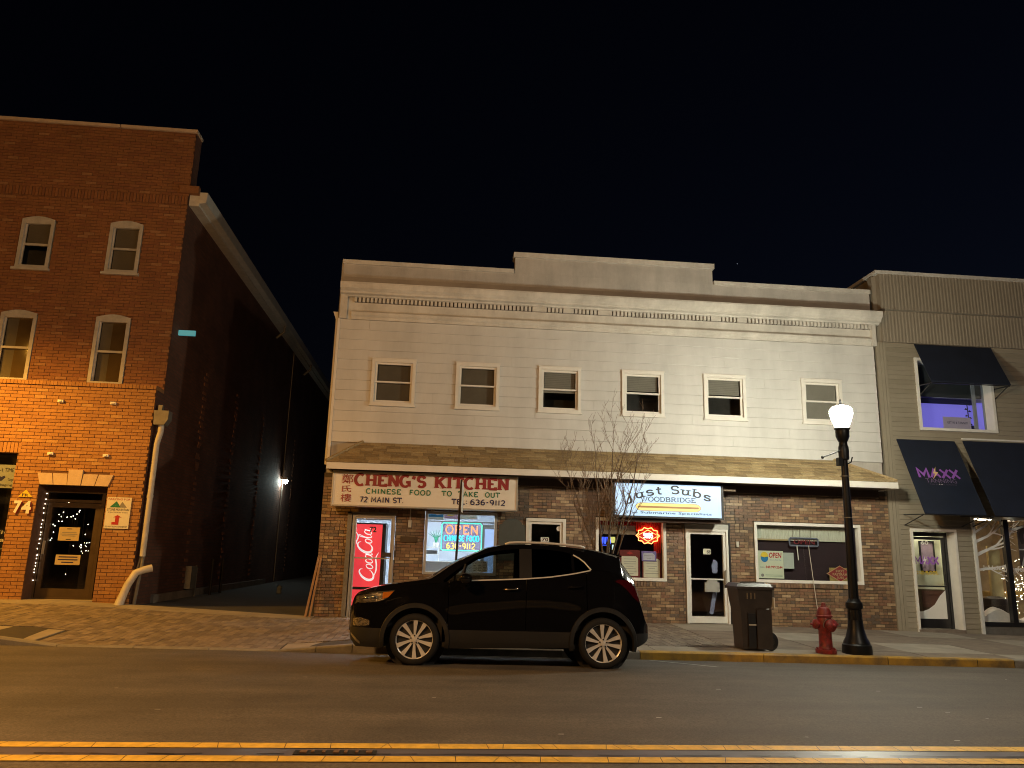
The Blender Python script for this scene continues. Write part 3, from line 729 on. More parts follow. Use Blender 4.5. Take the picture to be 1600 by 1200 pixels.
mb = MB(); mb.tube([(-6.12, py, 1.3), (-6.14, py, .95), (-6.19, py, .24)], .035, 6); mb.tube([(-6.17, py+.05, 1.3), (-6.22, py, .9)], .03, 6); mb.build('pipe_bracket', M['galv'], lb)
mb = MB(); mb.box(-6.245, -5.87, 17.86, 17.92, 6.27, 6.39); M['cyan_lit'] = emit('teal_fixture_glow', (.15, .62, .68), .35); mb.build('lit_blade_fixture', M['cyan_lit'], lb)  # small teal blade fixture on the flank, glowing by emission
mb = MB(); mb.tube([(-6.2, 31, .3), (-6.2, 31, 9.3)], .02, 6); mb.build('conduit', M['galv'], lb)

# ================================================================== white sided building (middle)
wb = thing('white_building', 'two storey building with white siding above brown brick shop fronts', 'building', (3.9, 17, .12))
O1 = [(-1.86, -.94, -.2, 2.26), (-.32, 1.26, 1.02, 2.37), (1.88, 2.77, -.2, 2.29), (3.42, 5.02, .99, 2.35), (5.44, 6.43, -.2, 2.27), (7.02, 9.54, 1.02, 2.36)]
WX = [(-1.66, -.68), (.22, 1.21), (2.1, 3.08), (4.03, 5.02), (5.96, 6.97), (8.32, 9.31)]
O2 = [(a+.08, b-.08, 4.71, 5.63) for a, b in WX]
mb = MB(); slab(mb, -2.53, 10.25, -.3, 3.12, 17.014, 17.2, O1); mb.build('ground_floor_wall', M['mortar_b'], wb)
mb = MB(); slab(mb, -2.5, 10.2, 3.12, 8.03, 17.03, 17.2, O2); mb.box(1.5, 6.27, 17.06, 17.3, 8.03, 8.42); mb.box(-2.5, 10.2, 17.2, 34, 7.8, 7.9); mb.build('upper_wall', M['stucco'], wb)
mb = MB(); mb.quad((-2.51, 17.02, -.3), (-2.51, 34, -.3), (-2.51, 34, 8.0), (-2.51, 17.02, 8.0)); mb.build('side_wall', M['stucco'], wb)
bricks(wb, -2.53, 10.25, -.08, 3.03, 17.0, [(a, b, c-(.0 if c < 0 else .0), d) for a, b, c, d in O1]+[(7.0, 9.56, .93, 1.03), (3.4, 5.04, .89, 1.0)], .203, .066, BR_B, BRW_B, 300, lambda c: (abs(c[0]-7.4))**2*.25+(c[2]-1.7)**2*.8, hide=((-2.3, 1.7, 2.4, 3.1), (3.7, 6.15, 2.34, 3.1), (4.85, 5.9, 0, 1.2), (-1, 5.3, -1, 1.4)), headers=.2)
for (a, b, z) in ((7.0, 9.56, .93), (3.4, 5.04, .89)):
    mb = MB(); x = a
    while x < b-.02:
        mb.box(x+.004, min(x+.064, b), 16.975, 17.04, z, z+.098, rnd.choices(range(6), BRW_B)[0], skip=(4,)); x += .068
    tag(mb.build('brick_sill', BR_B, wb), kind='stuff')
planks(wb, -2.44, 10.2, 3.80, 6.60, 17.0, [(a+.02, b-.02, 4.65, 5.69) for a, b in WX], .233, M['siding'], seg=3.66)
mb = MB(); mb.box(-2.5, -2.442, 16.975, 17.06, 3.2, 6.62); mb.build('corner_board', M['trim'], wb)
mb = MB(); mb.tube([(-2.53, 17.08, 3.3), (-2.53, 17.08, 6.6)], .03, 6); mb.prism([(-2.62, 6.78), (-2.52, 6.5), (-2.48, 6.5), (-2.48, 6.78)], 17.05, 17.6); mb.build('downpipe', M['trim'], wb)
# cornice: bed mould, frieze, dentils, crown, parapet
mb = MB(); mb.prismx([(17.02, 6.60), (16.96, 6.60), (16.95, 6.66), (16.91, 6.70), (16.90, 6.76), (16.94, 6.80), (17.02, 6.80)], -2.2, 10.12); mb.build('bed_moulding', M['cornice'], wb)
mb = MB(); mb.box(-2.46, 10.2, 16.985, 17.03, 6.60, 7.18); mb.build('frieze', M['cornice'], wb)
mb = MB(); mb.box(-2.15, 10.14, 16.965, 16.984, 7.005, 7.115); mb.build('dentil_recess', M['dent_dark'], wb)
mb = MB(); x = -2.15; k = 0; gaps = (45, 46, 47, 53, 54, 62, 63, 64, 92, 93, 99, 100)
while x < 10.12:
    if k in gaps: mb.box(x, x+.0905, 16.915, 16.964, 7.005, 7.115)
    else: mb.box(x, x+.058, 16.905+rnd.uniform(0, .006), 16.964, 7.008, 7.112)
    x += .0905; k += 1
tag(mb.build('dentil', M['cornice'], wb), kind='stuff')
mb = MB(); mb.prismx([(17.02, 7.118), (16.90, 7.118), (16.88, 7.15), (16.80, 7.17), (16.79, 7.21), (16.72, 7.27), (16.69, 7.36), (16.69, 7.40), (17.02, 7.42)], -2.46, 10.33); mb.build('crown_moulding', M['cornice'], wb)
for a, b in ((-2.46, -2.30), (10.14, 10.24)):
    mb = MB(); mb.box(a, b, 16.90, 16.984, 6.60, 7.118); mb.build('cornice_bracket', M['cornice'], wb)
mb = MB(); mb.box(-2.46, 10.2, 17.0, 17.03, 7.42, 7.95); mb.box(1.5, 6.27, 17.002, 17.06, 7.952, 8.33); mb.build('parapet', M['stucco'], wb)
mb = MB(); mb.box(-2.48, 1.475, 16.965, 17.25, 7.93, 8.03); mb.box(6.3, 10.22, 16.965, 17.25, 7.93, 8.03); mb.box(1.46, 6.31, 16.955, 17.3, 8.33, 8.455); mb.build('parapet_coping', M['cornice'], wb)
M['stain'] = mat('weathered_stucco', (.36, .33, .295), .85, var=.14, scale=1.5, bump=.3, bscale=60, coords='World')
mb = MB(); mb.box(-2.455, 10.195, 16.993, 16.999, 7.42, 7.62); mb.build('parapet_flashing', M['stain'], wb)
# sash windows
def sash(x0, x1, z0, z1, kind):
    w = MB(); frame_parts(w, x0, x1, z0, z1, .075, 16.945, 17.05, tt=.07, tb=.075); w.box(x0-.02, x1+.02, 16.925, 17.0, z0-.012, z0+.02); w.box(x0-.012, x1+.012, 16.935, 17.0, z1-.005, z1+.022)
    win = w.build('window', M['trim'], wb)
    a, b, c, d = x0+.077, x1-.077, z0+.077, z1-.072; zm = (c+d)/2+.01
    s = MB(); frame_parts(s, a, b, c, zm+.02, .045, 17.02, 17.05, tb=.055, tt=.035); s.build('sash', M['trim'], win)
    s = MB(); frame_parts(s, a, b, zm-.015, d, .045, 16.985, 17.015, tb=.035, tt=.045); s.build('sash', M['trim'], win)
    for (za, zb, yy) in ((c+.055, zm-.016, 17.036), (zm+.02, d-.045, 17.0)):
        p = MB(); p.quad((a+.046, yy, za), (b-.046, yy, za), (b-.046, yy, zb), (a+.046, yy, zb)); p.build('pane', M['dim_glass'], win)
    bz = {'shade': c, 'half': zm-.03, 'blind': zm+.10, 'pale': c}[kind]
    bl = MB()
    if kind in ('blind', 'half'):
        z = d
        while z > bz: bl.box(a+.05, b-.05, 17.075, 17.083, z-.042, z-.004); z -= .042
        bl.box(a+.05, b-.05, 17.07, 17.088, bz-.03, bz-.004)
        bl.build('blind', M['blind'], win)
    else:
        bl.box(a+.03, b-.03, 17.08, 17.09, bz, d); bl.build('window_shade', M['blind'] if kind == 'pale' else M['shade'], win)
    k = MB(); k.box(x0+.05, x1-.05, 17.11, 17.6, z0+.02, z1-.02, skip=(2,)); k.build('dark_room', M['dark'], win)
for (a, b), kd in zip(WX, ('shade', 'shade', 'half', 'blind', 'blind', 'pale')): sash(a, b, 4.64, 5.70, kd)
# shingled pent roof with hipped ends
RY, RZ, EY, EZ = 17.0, 3.80, 16.20, 3.27
RL, RR, EL, ER = -1.75, 9.0, -2.40, 10.03
mb = MB()
mb.quad((EL, EY, EZ), (ER, EY, EZ), (RR, RY-.03, RZ), (RL, RY-.03, RZ)); mb.poly([(EL, EY, EZ), (RL, RY-.03, RZ), (EL-.02, RY, EZ)]); mb.poly([(ER, EY, EZ), (ER+.1, RY, EZ), (RR, RY-.03, RZ)])
roof = mb.build('pent_roof', M['soffit'], wb)
rows = 7; nrm = Vector((0, -(RZ-EZ), (RY-EY))).normalized()
nrm = Vector((0, -(RZ-EZ), -(EY-RY))).normalized()
cnt = 0; mass = MB(); sh_mesh = {}
for i in range(rows):
    t0, t1 = i/rows, (i+1.18)/rows
    xl, xr = EL+(RL-EL)*t0, ER+(RR-ER)*t0; x = xl-(.13 if i % 2 else 0)
    while x < xr:
        w = rnd.uniform(.24, .31); a, b = max(x, xl), min(x+w, xr); x += w
        if b-a < .05: continue
        t1c = min(t1, .995); q = rnd.randrange(3); up0, up1 = .022, .008
        def P(xx, t, up): return (xx, EY+(RY-.03-EY)*t+nrm.y*up, EZ+(RZ-EZ)*t+nrm.z*up)
        mb = MB(); lo = .012+rnd.uniform(0, .006)
        mb.hexa([P(a+.003, t0-.012, .0), P(b-.003, t0-.012, .0), P(b-.003, t1c, 0), P(a+.003, t1c, 0), P(a+.003, t0-.012, lo+.012), P(b-.003, t0-.012, lo+.012), P(b-.003, t1c, .004), P(a+.003, t1c, .004)], 0, skip=(0,))
        cnt += 1
        if cnt <= 300: mb.build('shingle', SH[q], roof)
        else:
            j = len(mass.v); mass.v += mb.v; mass.f += [tuple(k+j for k in f) for f in mb.f]; mass.m += [q]*len(mb.f)
for side in (0, 1):     # shingles on the hipped ends
    for i in range(rows):
        t0, t1 = i/rows, (i+1)/rows; e = (EL, EL-.02, RL) if side == 0 else (ER, ER+.1, RR); sg = -1 if side == 0 else 1
        for k in range(3):
            def Q(s, t, up):
                A = Vector((e[0], EY, EZ)); B = Vector((e[1], RY, EZ)); C = Vector((e[2], RY-.03, RZ)); p = (A+(B-A)*s)*(1-t)+C*t
                return tuple(p+Vector((sg*.75, 0, .6))*up)
            s0, s1 = k/3+.01, (k+1)/3-.01; p4 = [Q(s0, t0, .02), Q(s1, t0, .02), Q(s1, t1, .006), Q(s0, t1, .006)]
            q = rnd.randrange(3); mass.quad(*(p4 if side else p4[::-1]), q)
tag(mass.build('shingle_mass', SH, roof), kind='stuff')
for (A, B) in (((EL, EY, EZ), (RL, RY-.03, RZ)), ((ER, EY, EZ), (RR, RY-.03, RZ))):
    mb = MB(); mb.tube([tuple(Vector(A)+Vector((0, 0, .025))), tuple(Vector(B)+Vector((0, 0, .02)))], .035, 5); mb.build('hip_cap', SH[0], roof)
mb = MB(); mb.box(EL+.05, ER-.02, EY-.012, EY+.02, EZ-.145, EZ-.012); mb.box(EL+.02, EL+.05, EY-.012, RY-.03, EZ-.145, EZ-.012); mb.box(ER-.02, ER+.012, EY-.012, RY-.03, EZ-.145, EZ-.012); mb.build('fascia', M['trim'], wb)
mb = MB(); mb.box(EL+.06, ER-.03, EY+.02, RY+.01, EZ-.13, EZ-.10); mb.box(EL+.07, ER-.04, 16.9, 16.998, 2.98, EZ-.13); mb.build('soffit', M['soffit'], wb)
# shop rooms
M['shop_wall'] = mat('shop_wall', (.55, .60, .68), .7, var=.06, scale=2); M['tile_floor'] = mat('shop_floor', (.35, .33, .32), .5, var=.1, scale=4)
room(wb, -2.3, 1.66, 17.21, 21, .12, 2.72, M['shop_wall'], floor=M['tile_floor'])
room(wb, 1.7, 3.0, 17.21, 20, .12, 2.72, M['dark'])
M['sub_room'] = mat('sub_shop_wall', (.22, .18, .22), .8, var=.2, scale=2)
room(wb, 3.05, 10.1, 17.35, 21.5, .1, 2.72, M['sub_room'])
M['tube_white'] = emit('shop_tube_light', (.85, .93, 1.0), 140)
for x in (-1.2, .5):
    mb = MB(); mb.box(x-.6, x+.6, 18.3, 18.46, 2.64, 2.69); mb.build('ceiling_light', M['tube_white'], wb)
# Chinese shop: door and window
def shop_window(name, x0, x1, z0, z1, t, m, y0=16.965, y1=17.1, gl='glass', paney=17.06):
    w = MB(); frame_parts(w, x0, x1, z0, z1, t, y0, y1); o = w.build(name, m, wb)
    p = MB(); p.quad((x0+t, paney, z0+t), (x1-t, paney, z0+t), (x1-t, paney, z1-t), (x0+t, paney, z1-t)); p.build('pane', M[gl], o); return o
def glazed_door(x0, x1, z0, z1, m, tj, tt, tb, bar, y0=16.97, y1=17.06, st=.06):
    f = MB(); frame_parts(f, x0, x1, z0, z1, tj, y0-.01, y1+.02, tt=tt, tb=0); fo = f.build('door_frame', m, wb)
    d = MB(); frame_parts(d, x0+tj+.004, x1-tj-.004, z0+.012, z1-tt-.004, st, y0+.02, y1, tb=tb); d.box(x0+tj+st, x1-tj-st, y0+.022, y1-.005, bar-.014, bar+.014)
    do = d.build('door', m, wb)
    p = MB(); p.quad((x0+tj+st, y1-.02, z0+tb), (x1-tj-st, y1-.02, z0+tb), (x1-tj-st, y1-.02, z1-tt-st), (x0+tj+st, y1-.02, z1-tt-st)); p.build('pane', M['glass'], do)
    return do
cd = glazed_door(-1.85, -.95, .12, 2.25, M['alu'], .045, .05, .10, 1.335, st=.03)
h = MB(); h.box(-1.2, -1.0, 16.93, 16.985, 1.37, 1.46); h.build('push_plate', M['soffit'], cd)
mb = MB(); mb.box(-1.96, -1.87, 16.93, 17.0, .13, 2.3); mb.box(-1.96, -.93, 16.93, 17.0, 2.262, 2.3); mb.build('door_surround', M['galv'], wb)
shop_window('shop_window', -.31, 1.25, 1.03, 2.36, .055, M['alu'])
# side door number 70
d70 = glazed_door(1.885, 2.765, .12, 2.28, M['white_paint'], .07, .07, .18, .95, st=.05)
# submarine shop window, door and the wide window
shop_window('shop_window', 3.43, 5.01, 1.0, 2.34, .065, M['white_paint'])
jd = glazed_door(5.45, 6.42, .13, 2.155, M['white_paint'], .05, .05, .14, 1.07, st=.06)
mb = MB(); mb.box(5.44, 6.43, 16.955, 17.05, 2.157, 2.262); mb.build('door_header', M['alu'], wb)
mb = MB(); mb.box(6.435, 6.47, 16.97, 17.01, .12, 2.3); mb.build('door_edge_strip', M['black'], wb)
h = MB(); h.tube([(6.33, 16.93, .95), (6.33, 16.93, 1.28)], .016, 6); h.box(6.32, 6.34, 16.93, 17.0, .97, 1.0); h.box(6.32, 6.34, 16.93, 17.0, 1.23, 1.26); h.build('handle', M['alu'], jd)
mb = MB(); mb.box(5.86, 6.19, 16.96, 17.01, .80, 1.0); mb.prism([(5.9, 1.0), (6.15, 1.0), (6.13, 1.05), (5.92, 1.05)], 16.965, 17.008); mb.build('letter_box', M['alu'], jd)
shop_window('shop_window', 7.03, 9.53, 1.03, 2.35, .065, M['white_paint'])
# threshold slabs
for a, b in ((-1.9, -.9), (1.85, 2.8), (5.4, 6.46)):
    mb = MB(); mb.box(a, b, 16.9, 17.2, wallz(a)-.06, .128); mb.build('threshold', M['concrete'], wb)
# fittings on the brick wall
mb = MB(); mb.tube([(-.635, 16.985, 2.40), (-.635, 16.985, 2.16)], .012, 6); mb.box(-.67, -.60, 16.95, 17.0, 2.0, 2.16); mb.build('outlet_box', M['pipe'], wb)
mb = MB(); mb.box(-.82, -.45, 16.955, 17.0, 1.69, 1.81); mb.box(-.80, -.47, 16.948, 16.955, 1.72, 1.74); mb.build('mail_slot', M['bronze'], wb)
mb = MB(); mb.box(6.60, 6.66, 16.95, 17.0, 1.78, 1.90); mb.build('door_bell', M['pipe'], wb)
mb = MB(); mb.box(6.2, 6.5, 16.6, 16.9, 2.98, 3.09); mb.build('soffit_light', M['bronze'], wb)

# ================================================================== taupe building (right)
rb = thing('taupe_building', 'two storey taupe sided building with black canvas awnings beside the white building', 'building', (13, 17, .02))
O3 = [(10.72, 11.83, -.2, 2.31), (12.22, 15.6, -.2, 2.64), (11.19, 13.14, 4.61, 6.37)]
mb = MB(); slab(mb, 10.3, 16.5, -.3, 8.4, 17.022, 17.2, O3); mb.box(10.36, 16.5, 17.2, 34, 8.2, 8.3); mb.build('wall_core', M['olive_panel'], rb)
mb = MB(); mb.quad((10.37, 17.02, 7.0), (10.37, 17.02, 8.4), (10.37, 30, 8.4), (10.37, 30, 7.0)); mb.build('side_wall', M['olive_panel'], rb)
planks(rb, 10.5, 15.8, .0, 6.72, 17.0, O3, .114, M['olive'], seg=0, proud=.015)
for a, b in ((10.255, 10.335), (10.345, 10.42), (10.43, 10.498)):
    mb = MB(); mb.box(a, b, 16.965+(a-10.25)*.06, 17.03, .0, 6.72); mb.build('corner_trim', M['olive'][0], rb)
def ribs(x0, x1, z0, z1, y, name):
    mb = MB(); x = x0
    while x < x1:
        mb.poly([(x, y, z0), (x+.028, y, z0), (x+.028, y, z1), (x, y, z1)])
        mb.quad((x+.028, y, z0), (x+.04, y-.006, z0), (x+.04, y-.006, z1), (x+.028, y, z1)); mb.quad((x+.04, y-.006, z0), (x+.07, y-.006, z0), (x+.07, y-.006, z1), (x+.04, y-.006, z1)); mb.quad((x+.07, y-.006, z0), (x+.085, y, z0), (x+.085, y, z1), (x+.07, y-.006, z1))
        x += .085
    mb.quad((x0, y, z0), (x0, y, z1), (x0, y+.2, z1), (x0, y+.2, z0)); mb.quad((x0, y, z0), (x0, y+.2, z0), (x1, y+.2, z0), (x1, y, z0))
    tag(mb.build(name, M['olive_panel'], rb), kind='stuff')
ribs(10.40, 16, 7.52, 8.42, 16.86, 'ribbed_panel'); ribs(10.44, 16, 6.73, 7.515, 16.965, 'ribbed_panel')
mb = MB(); mb.box(10.30, 16, 16.83, 17.1, 8.42, 8.50); mb.box(10.30, 10.40, 17.1, 24, 8.42, 8.5); mb.build('parapet_coping', M['cornice'], rb)
mb = MB(); mb.box(12.2, 16, 16.94, 17.0, 4.415, 4.45); mb.build('awning_rail', M['trim'], rb)
# awnings
def awning(name, x0, x1, zt, yb, zb, label):
    mb = MB(); y0 = 16.98
    mb.hexa([(x0, yb, zb), (x1, yb, zb), (x1, y0, zt-.03), (x0, y0, zt-.03), (x0, yb, zb+.03), (x1, yb, zb+.03), (x1, y0, zt), (x0, y0, zt)])
    a = mb.build(name, M['canvas'], rb); a['label'] = label
    f = MB()
    for x in (x0+.03, x1-.03):
        f.tube([(x, y0, zt-.04), (x, yb+.02, zb-.012)], .012, 5); f.tube([(x, yb+.02, zb-.012), (x, y0, zb+.02)], .014, 5); f.tube([(x, yb+.06, zb-.01), (x, y0, zb-.22)], .012, 5)
    f.tube([(x0+.02, yb+.02, zb-.012), (x1-.02, yb+.02, zb-.012)], .014, 5)
    f.build('awning_frame', M['black_metal'], a); return a
aw1 = awning('awning', 10.58, 12.02, 4.37, 16.16, 2.60, 'black awning with purple lettering over the door')
aw2 = awning('awning', 12.22, 16.2, 4.39, 16.16, 2.60, 'plain black awning over the shop window')
aw3 = awning('awning', 11.23, 13.2, 6.71, 16.46, 5.66, 'black awning over the purple lit upper window')

# ================================================================== signs and things on the buildings
def plate_thing(name, label, cat, x0, x1, z0, z1, y, m, depth=.012, loc=None, group=None):
    t = thing(name, label, cat, ((x0+x1)/2, y, z0), group)
    mb = MB(); mb.box(x0, x1, y, y+depth, z0, z1); mb.build('board', m, t); return t
# --- on building 74
t = thing('house_number', 'white numerals 74 on the orange lit brick beside the glazed door', 'house number', (-8.6, 16.97, 2.05))
for s_, a, b in (('7', -8.775, -8.62), ('4', -8.62, -8.43)):
    c = text_mb(s_, a, b, 2.055, 2.315, 16.955, bold=.045); c.build('numeral', M['white_paint'], t)
    c = text_mb(s_, a+.018, b+.018, 2.04, 2.30, 16.975, bold=.045); c.build('numeral_back', M['maroon_ink'], t)
t = thing('triangle_sign', 'small yellow triangle sign reading FR above the numerals 74', 'sign', (-8.59, 16.98, 2.395))
mb = MB(); mb.prism([(-8.73, 2.395), (-8.45, 2.395), (-8.59, 2.545)], 16.975, 16.99); mb.build('board', M['yellow_ink'], t)
text('lettering', 'FR', -8.655, -8.525, 2.405, 2.462, 16.972, M['ink'], t, bold=.02)
t = plate_thing('parking_sign', 'cream parking sign with a mountain emblem and red arrow right of the glazed door', 'sign', -6.945, -6.455, 1.80, 2.445, 16.975, M['cream'])
text('lettering', 'PARKING FOR', -6.92, -6.48, 2.385, 2.425, 16.972, M['red_ink'], t)
mb = MB(); mb.poly([(-6.88, 16.972, 2.235), (-6.655, 16.972, 2.235), (-6.75, 16.972, 2.365)]); mb.build('emblem', M['green_ink'], t)
mb = MB(); mb.poly([(-6.70, 16.9725, 2.235), (-6.53, 16.9725, 2.235), (-6.635, 16.9725, 2.355)]); mb.build('emblem', M['grey_ink'], t)
text('lettering', 'STONE MOUNTAIN', -6.92, -6.48, 2.165, 2.215, 16.972, M['ink'], t)
text('lettering', 'PROPERTIES', -6.89, -6.5, 2.12, 2.145, 16.972, M['grey_ink'], t)
mb = MB(); mb.poly([(x, 16.972, z) for x, z in ((-6.80, 1.88), (-6.66, 1.88), (-6.66, 2.03), (-6.61, 2.03), (-6.695, 2.08), (-6.78, 2.03), (-6.735, 2.03), (-6.735, 1.935), (-6.80, 1.935))]); mb.build('arrow', M['red_ink'], t)
text('lettering', 'DO NOT BLOCK DRIVEWAY', -6.92, -6.48, 1.825, 1.855, 16.972, M['ink'], t)
M['tan_paper'] = mat('tan_notice_paper', (.45, .36, .2), .7, var=.06, scale=6)
t = plate_thing('paper_notice', 'upper tan notice taped inside the glazed door', 'notice', -8.01, -7.59, 1.53, 1.81, 17.40, M['tan_paper'], .003)
for k, (w, z) in enumerate(((.1, 1.775), (.3, 1.70), (.34, 1.665), (.28, 1.63), (.1, 1.555))):
    mb = MB(); mb.box(-7.8-w/2, -7.8+w/2, 17.398, 17.3995, z-.008, z+.008); mb.build('lettering', M['ink'] if w < .2 else M['grey_ink'], t)
t = plate_thing('paper_notice', 'lower tan notice taped inside the glazed door', 'notice', -8.0, -7.5, 1.035, 1.24, 17.40, M['tan_paper'], .003)
for w, z in ((.38, 1.195), (.4, 1.14), (.24, 1.085)):
    mb = MB(); mb.box(-7.75-w/2, -7.75+w/2, 17.398, 17.3995, z-.012, z+.012); mb.build('lettering', M['navy_ink'], t)
M['bulb'] = emit('fairy_bulb', (1, .86, .66), 9)
t = thing('string_lights', 'string of tiny warm lights around the glazed door of the brick building', 'string lights', (-8.3, 17.3, .6))
mb = MB(); wire = MB()
A = [(-8.36, 2.5), (-8.36, 2.38), (-8.3, 2.28), (-8.3, 2.19), (-8.31, 2.09), (-8.33, 1.94), (-8.29, 1.86), (-8.34, 1.79), (-8.34, 1.69), (-8.31, 1.64), (-8.34, 1.56), (-8.3, 1.54), (-8.34, 1.46), (-8.33, 1.35), (-8.34, 1.23), (-8.31, 1.21), (-8.34, 1.15), (-8.31, 1.06), (-8.34, 1.0), (-8.32, .93), (-8.34, .87), (-8.34, .71)]
B = [(-8.0, 2.23), (-7.97, 2.31), (-7.92, 2.33), (-8.0, 2.12), (-8.08, 2.07), (-8.03, 2.03), (-8.07, 1.93), (-8.0, 1.93), (-7.91, 2.02), (-7.83, 2.03), (-7.79, 2.05), (-7.72, 2.09), (-7.68, 2.14), (-7.57, 2.31), (-7.6, 2.26), (-7.67, 2.17), (-7.46, 1.88), (-8.17, 1.86), (-8.13, 1.83), (-8.14, 1.7), (-8.16, 1.57), (-8.18, 1.53), (-7.7, 1.43), (-7.54, 1.45), (-7.77, .84), (-7.74, 1.99), (-7.49, 1.67)]
pa = [(-8.345, 17.33+rnd.uniform(-.03, .02), z) for x, z in A]; pb = [(x, 17.45, z) for x, z in B]
for p in pa+pb: mb.lathe([(.001, -.010), (.008, -.004), (.009, .003), (.001, .010)], p, 6)
for (x, z) in [(-7.66+rnd.uniform(-.14, .14), 1.4+rnd.uniform(-.16, .12)) for _ in range(16)]: mb.lathe([(.001, -.006), (.006, 0), (.001, .006)], (x, 17.9, z), 5)
tag(mb.build('bulb', M['bulb'], t), kind='stuff')
wire.tube(pa, .004, 4); wire.tube(sorted(pb, key=lambda p: p[0]), .003, 4); wire.build('wire', M['ink'], t)
t = plate_thing('window_sign', 'pale printed sign behind the glass of the far left shop window', 'sign', -10.4, -9.0, 2.58, 3.07, 17.24, mat('dim_sign', (.30, .32, .33), .6, var=.1), .01)
text('lettering', 'A-1 TIME', -9.37, -8.3+.02-.75, 2.92, 3.0, 17.236, M['ink'], t)
text('lettering', 'Cargo', -9.12, -9.015, 2.72, 2.79, 17.236, M['ink'], t)
mb = MB(); mb.poly([(-9.26, 17.236, 2.72), (-9.18, 17.236, 2.8), (-9.2, 17.236, 2.84), (-9.26, 17.236, 2.81), (-9.32, 17.236, 2.84), (-9.34, 17.236, 2.8)]); mb.build('emblem', M['navy_ink'], t)
text('lettering', 'Packaging', -9.40, -9.02, 2.61, 2.67, 17.236, M['ink'], t)
t = thing('window_decal', 'white lettering stuck inside the far left shop window', 'decal', (-9.1, 17.2, 1.4))
for s_, z, h in (('Sh', 1.63, .07), ('Sa', 1.47, .09), ('Fr', 1.30, .05), ('Op', 1.15, .04)): text('lettering', s_, -9.14, -8.97, z, z+h, 17.185, M['white_paint'], t)

# --- sign over the Chinese kitchen
t = thing('shop_sign', 'cream sign board reading CHENG\'S KITCHEN under the shingled roof', 'sign', (-.33, 16.6, 2.4))
mb = MB(); mb.box(-2.26, 1.62, 16.46, 16.78, 2.40, 3.105); mb.build('cabinet', mat('cream_sign_face', (.80, .75, .66), .45, var=.05, scale=1.4), t)
mb = MB(); frame_parts(mb, -2.275, 1.635, 2.385, 3.12, .03, 16.445, 16.80); mb.build('frame', M['alu'], t)
for x in (-1.6, .9):
    mb = MB(); mb.box(x, x+.08, 16.78, 17.0, 2.7, 2.8); mb.build('bracket', M['galv'], t)
ys = 16.452
stroke_text("CHENG'S", -1.80, -.33, 2.825, 3.055, ys, .072, serif=.42, gap=.16, thin=.62).build('lettering', M['maroon_ink'], t)
stroke_text('KITCHEN', -.13, 1.43, 2.825, 3.055, ys, .072, serif=.42, gap=.16, thin=.62).build('lettering', M['maroon_ink'], t)
for s_, a, b in (('CHINESE', -1.56, -.84), ('FOOD', -.66, -.21), ('TO', .02, .23), ('TAKE', .37, .78), ('OUT', .94, 1.25)):
    stroke_text(s_, a, b, 2.66, 2.76, ys, .021, gap=.2).build('lettering', M['green_ink'], t)
stroke_text('72 MAIN ST.', -1.68, -.77, 2.48, 2.585, ys, .023, gap=.16).build('lettering', M['navy_ink'], t)
for s_, a, b in (('TEL:', .24, .57), ('636-9112', .63, 1.37)): stroke_text(s_, a, b, 2.495, 2.60, ys, .023, gap=.16).build('lettering', M['navy_ink'], t)
for s_, a, b, c, d in (('鄭', -2.08, -1.84, 2.85, 3.05), ('氏', -2.07, -1.87, 2.675, 2.815), ('樓', -2.08, -1.86, 2.475, 2.64)):
    text('lettering', s_, a, b, c, d, ys, M['maroon_ink'], t, bold=.004)
# --- lit sign of the submarine shop
M['sign_lit'] = emit('lit_sign_face', (.54, .76, 1.0), .82)
t = thing('shop_sign', 'lit pale blue sign reading Just Subs Woodbridge under the roof edge', 'sign', (4.93, 16.6, 2.36))
mb = MB(); mb.box(3.69, 6.16, 16.47, 16.8, 2.335, 3.10); mb.build('cabinet', M['black'], t)
mb = MB(); mb.box(3.745, 6.10, 16.458, 16.469, 2.375, 3.065); mb.build('face', M['sign_lit'], t)
mb = MB(); mb.box(3.72, 6.13, 16.6, 17.0, 2.26, 2.334); mb.build('bracket', M['soffit'], t)
M['sign_ink'] = mat('dark_sign_ink', (.03, .035, .04), .5, var=0)
def bend(f): return (-.30*(f-.5)**2*4*.62, -(f-.5)*.62)
stroke_text('Just Subs', 3.98, 5.86, 2.868, 3.035, 16.454, .042, serif=.42, gap=.13, bend=bend, thin=.6).build('lettering', M['sign_ink'], t)
stroke_text('WOODBRIDGE', 4.31, 5.53, 2.69, 2.785, 16.454, .020, serif=.38, gap=.1, thin=.7).build('lettering', mat('slate_ink', (.08, .12, .16), .5, var=0), t)
text('lettering', 'The Submarine Specialists', 3.95, 5.88, 2.41, 2.475, 16.454, mat('blue_grey_ink', (.05, .12, .2), .5, var=0), t, bold=.012)
M['bun'] = emit('printed_bun', (.93, .80, .28), .75); M['filling'] = emit('printed_filling', (.50, .26, .10), .55)
def lens(x0, x1, z0, z1, n=10):
    r = (z1-z0)/2; return arc(x1-r*1.6, (z0+z1)/2, r*1.6, r, -90, 90, n)+arc(x0+r*1.6, (z0+z1)/2, r*1.6, r, 90, 270, n)
mb = MB(); mb.poly([(x, 16.456, z) for x, z in lens(4.2, 5.64, 2.49, 2.655)]); mb.build('sandwich_picture', M['bun'], t)
mb = MB(); mb.poly([(x, 16.4545, z) for x, z in lens(4.24, 5.6, 2.55, 2.59)]); mb.ribbon(lens(4.2, 5.64, 2.49, 2.655), .008, 16.4548, closed=True); mb.build('sandwich_picture', M['filling'], t)
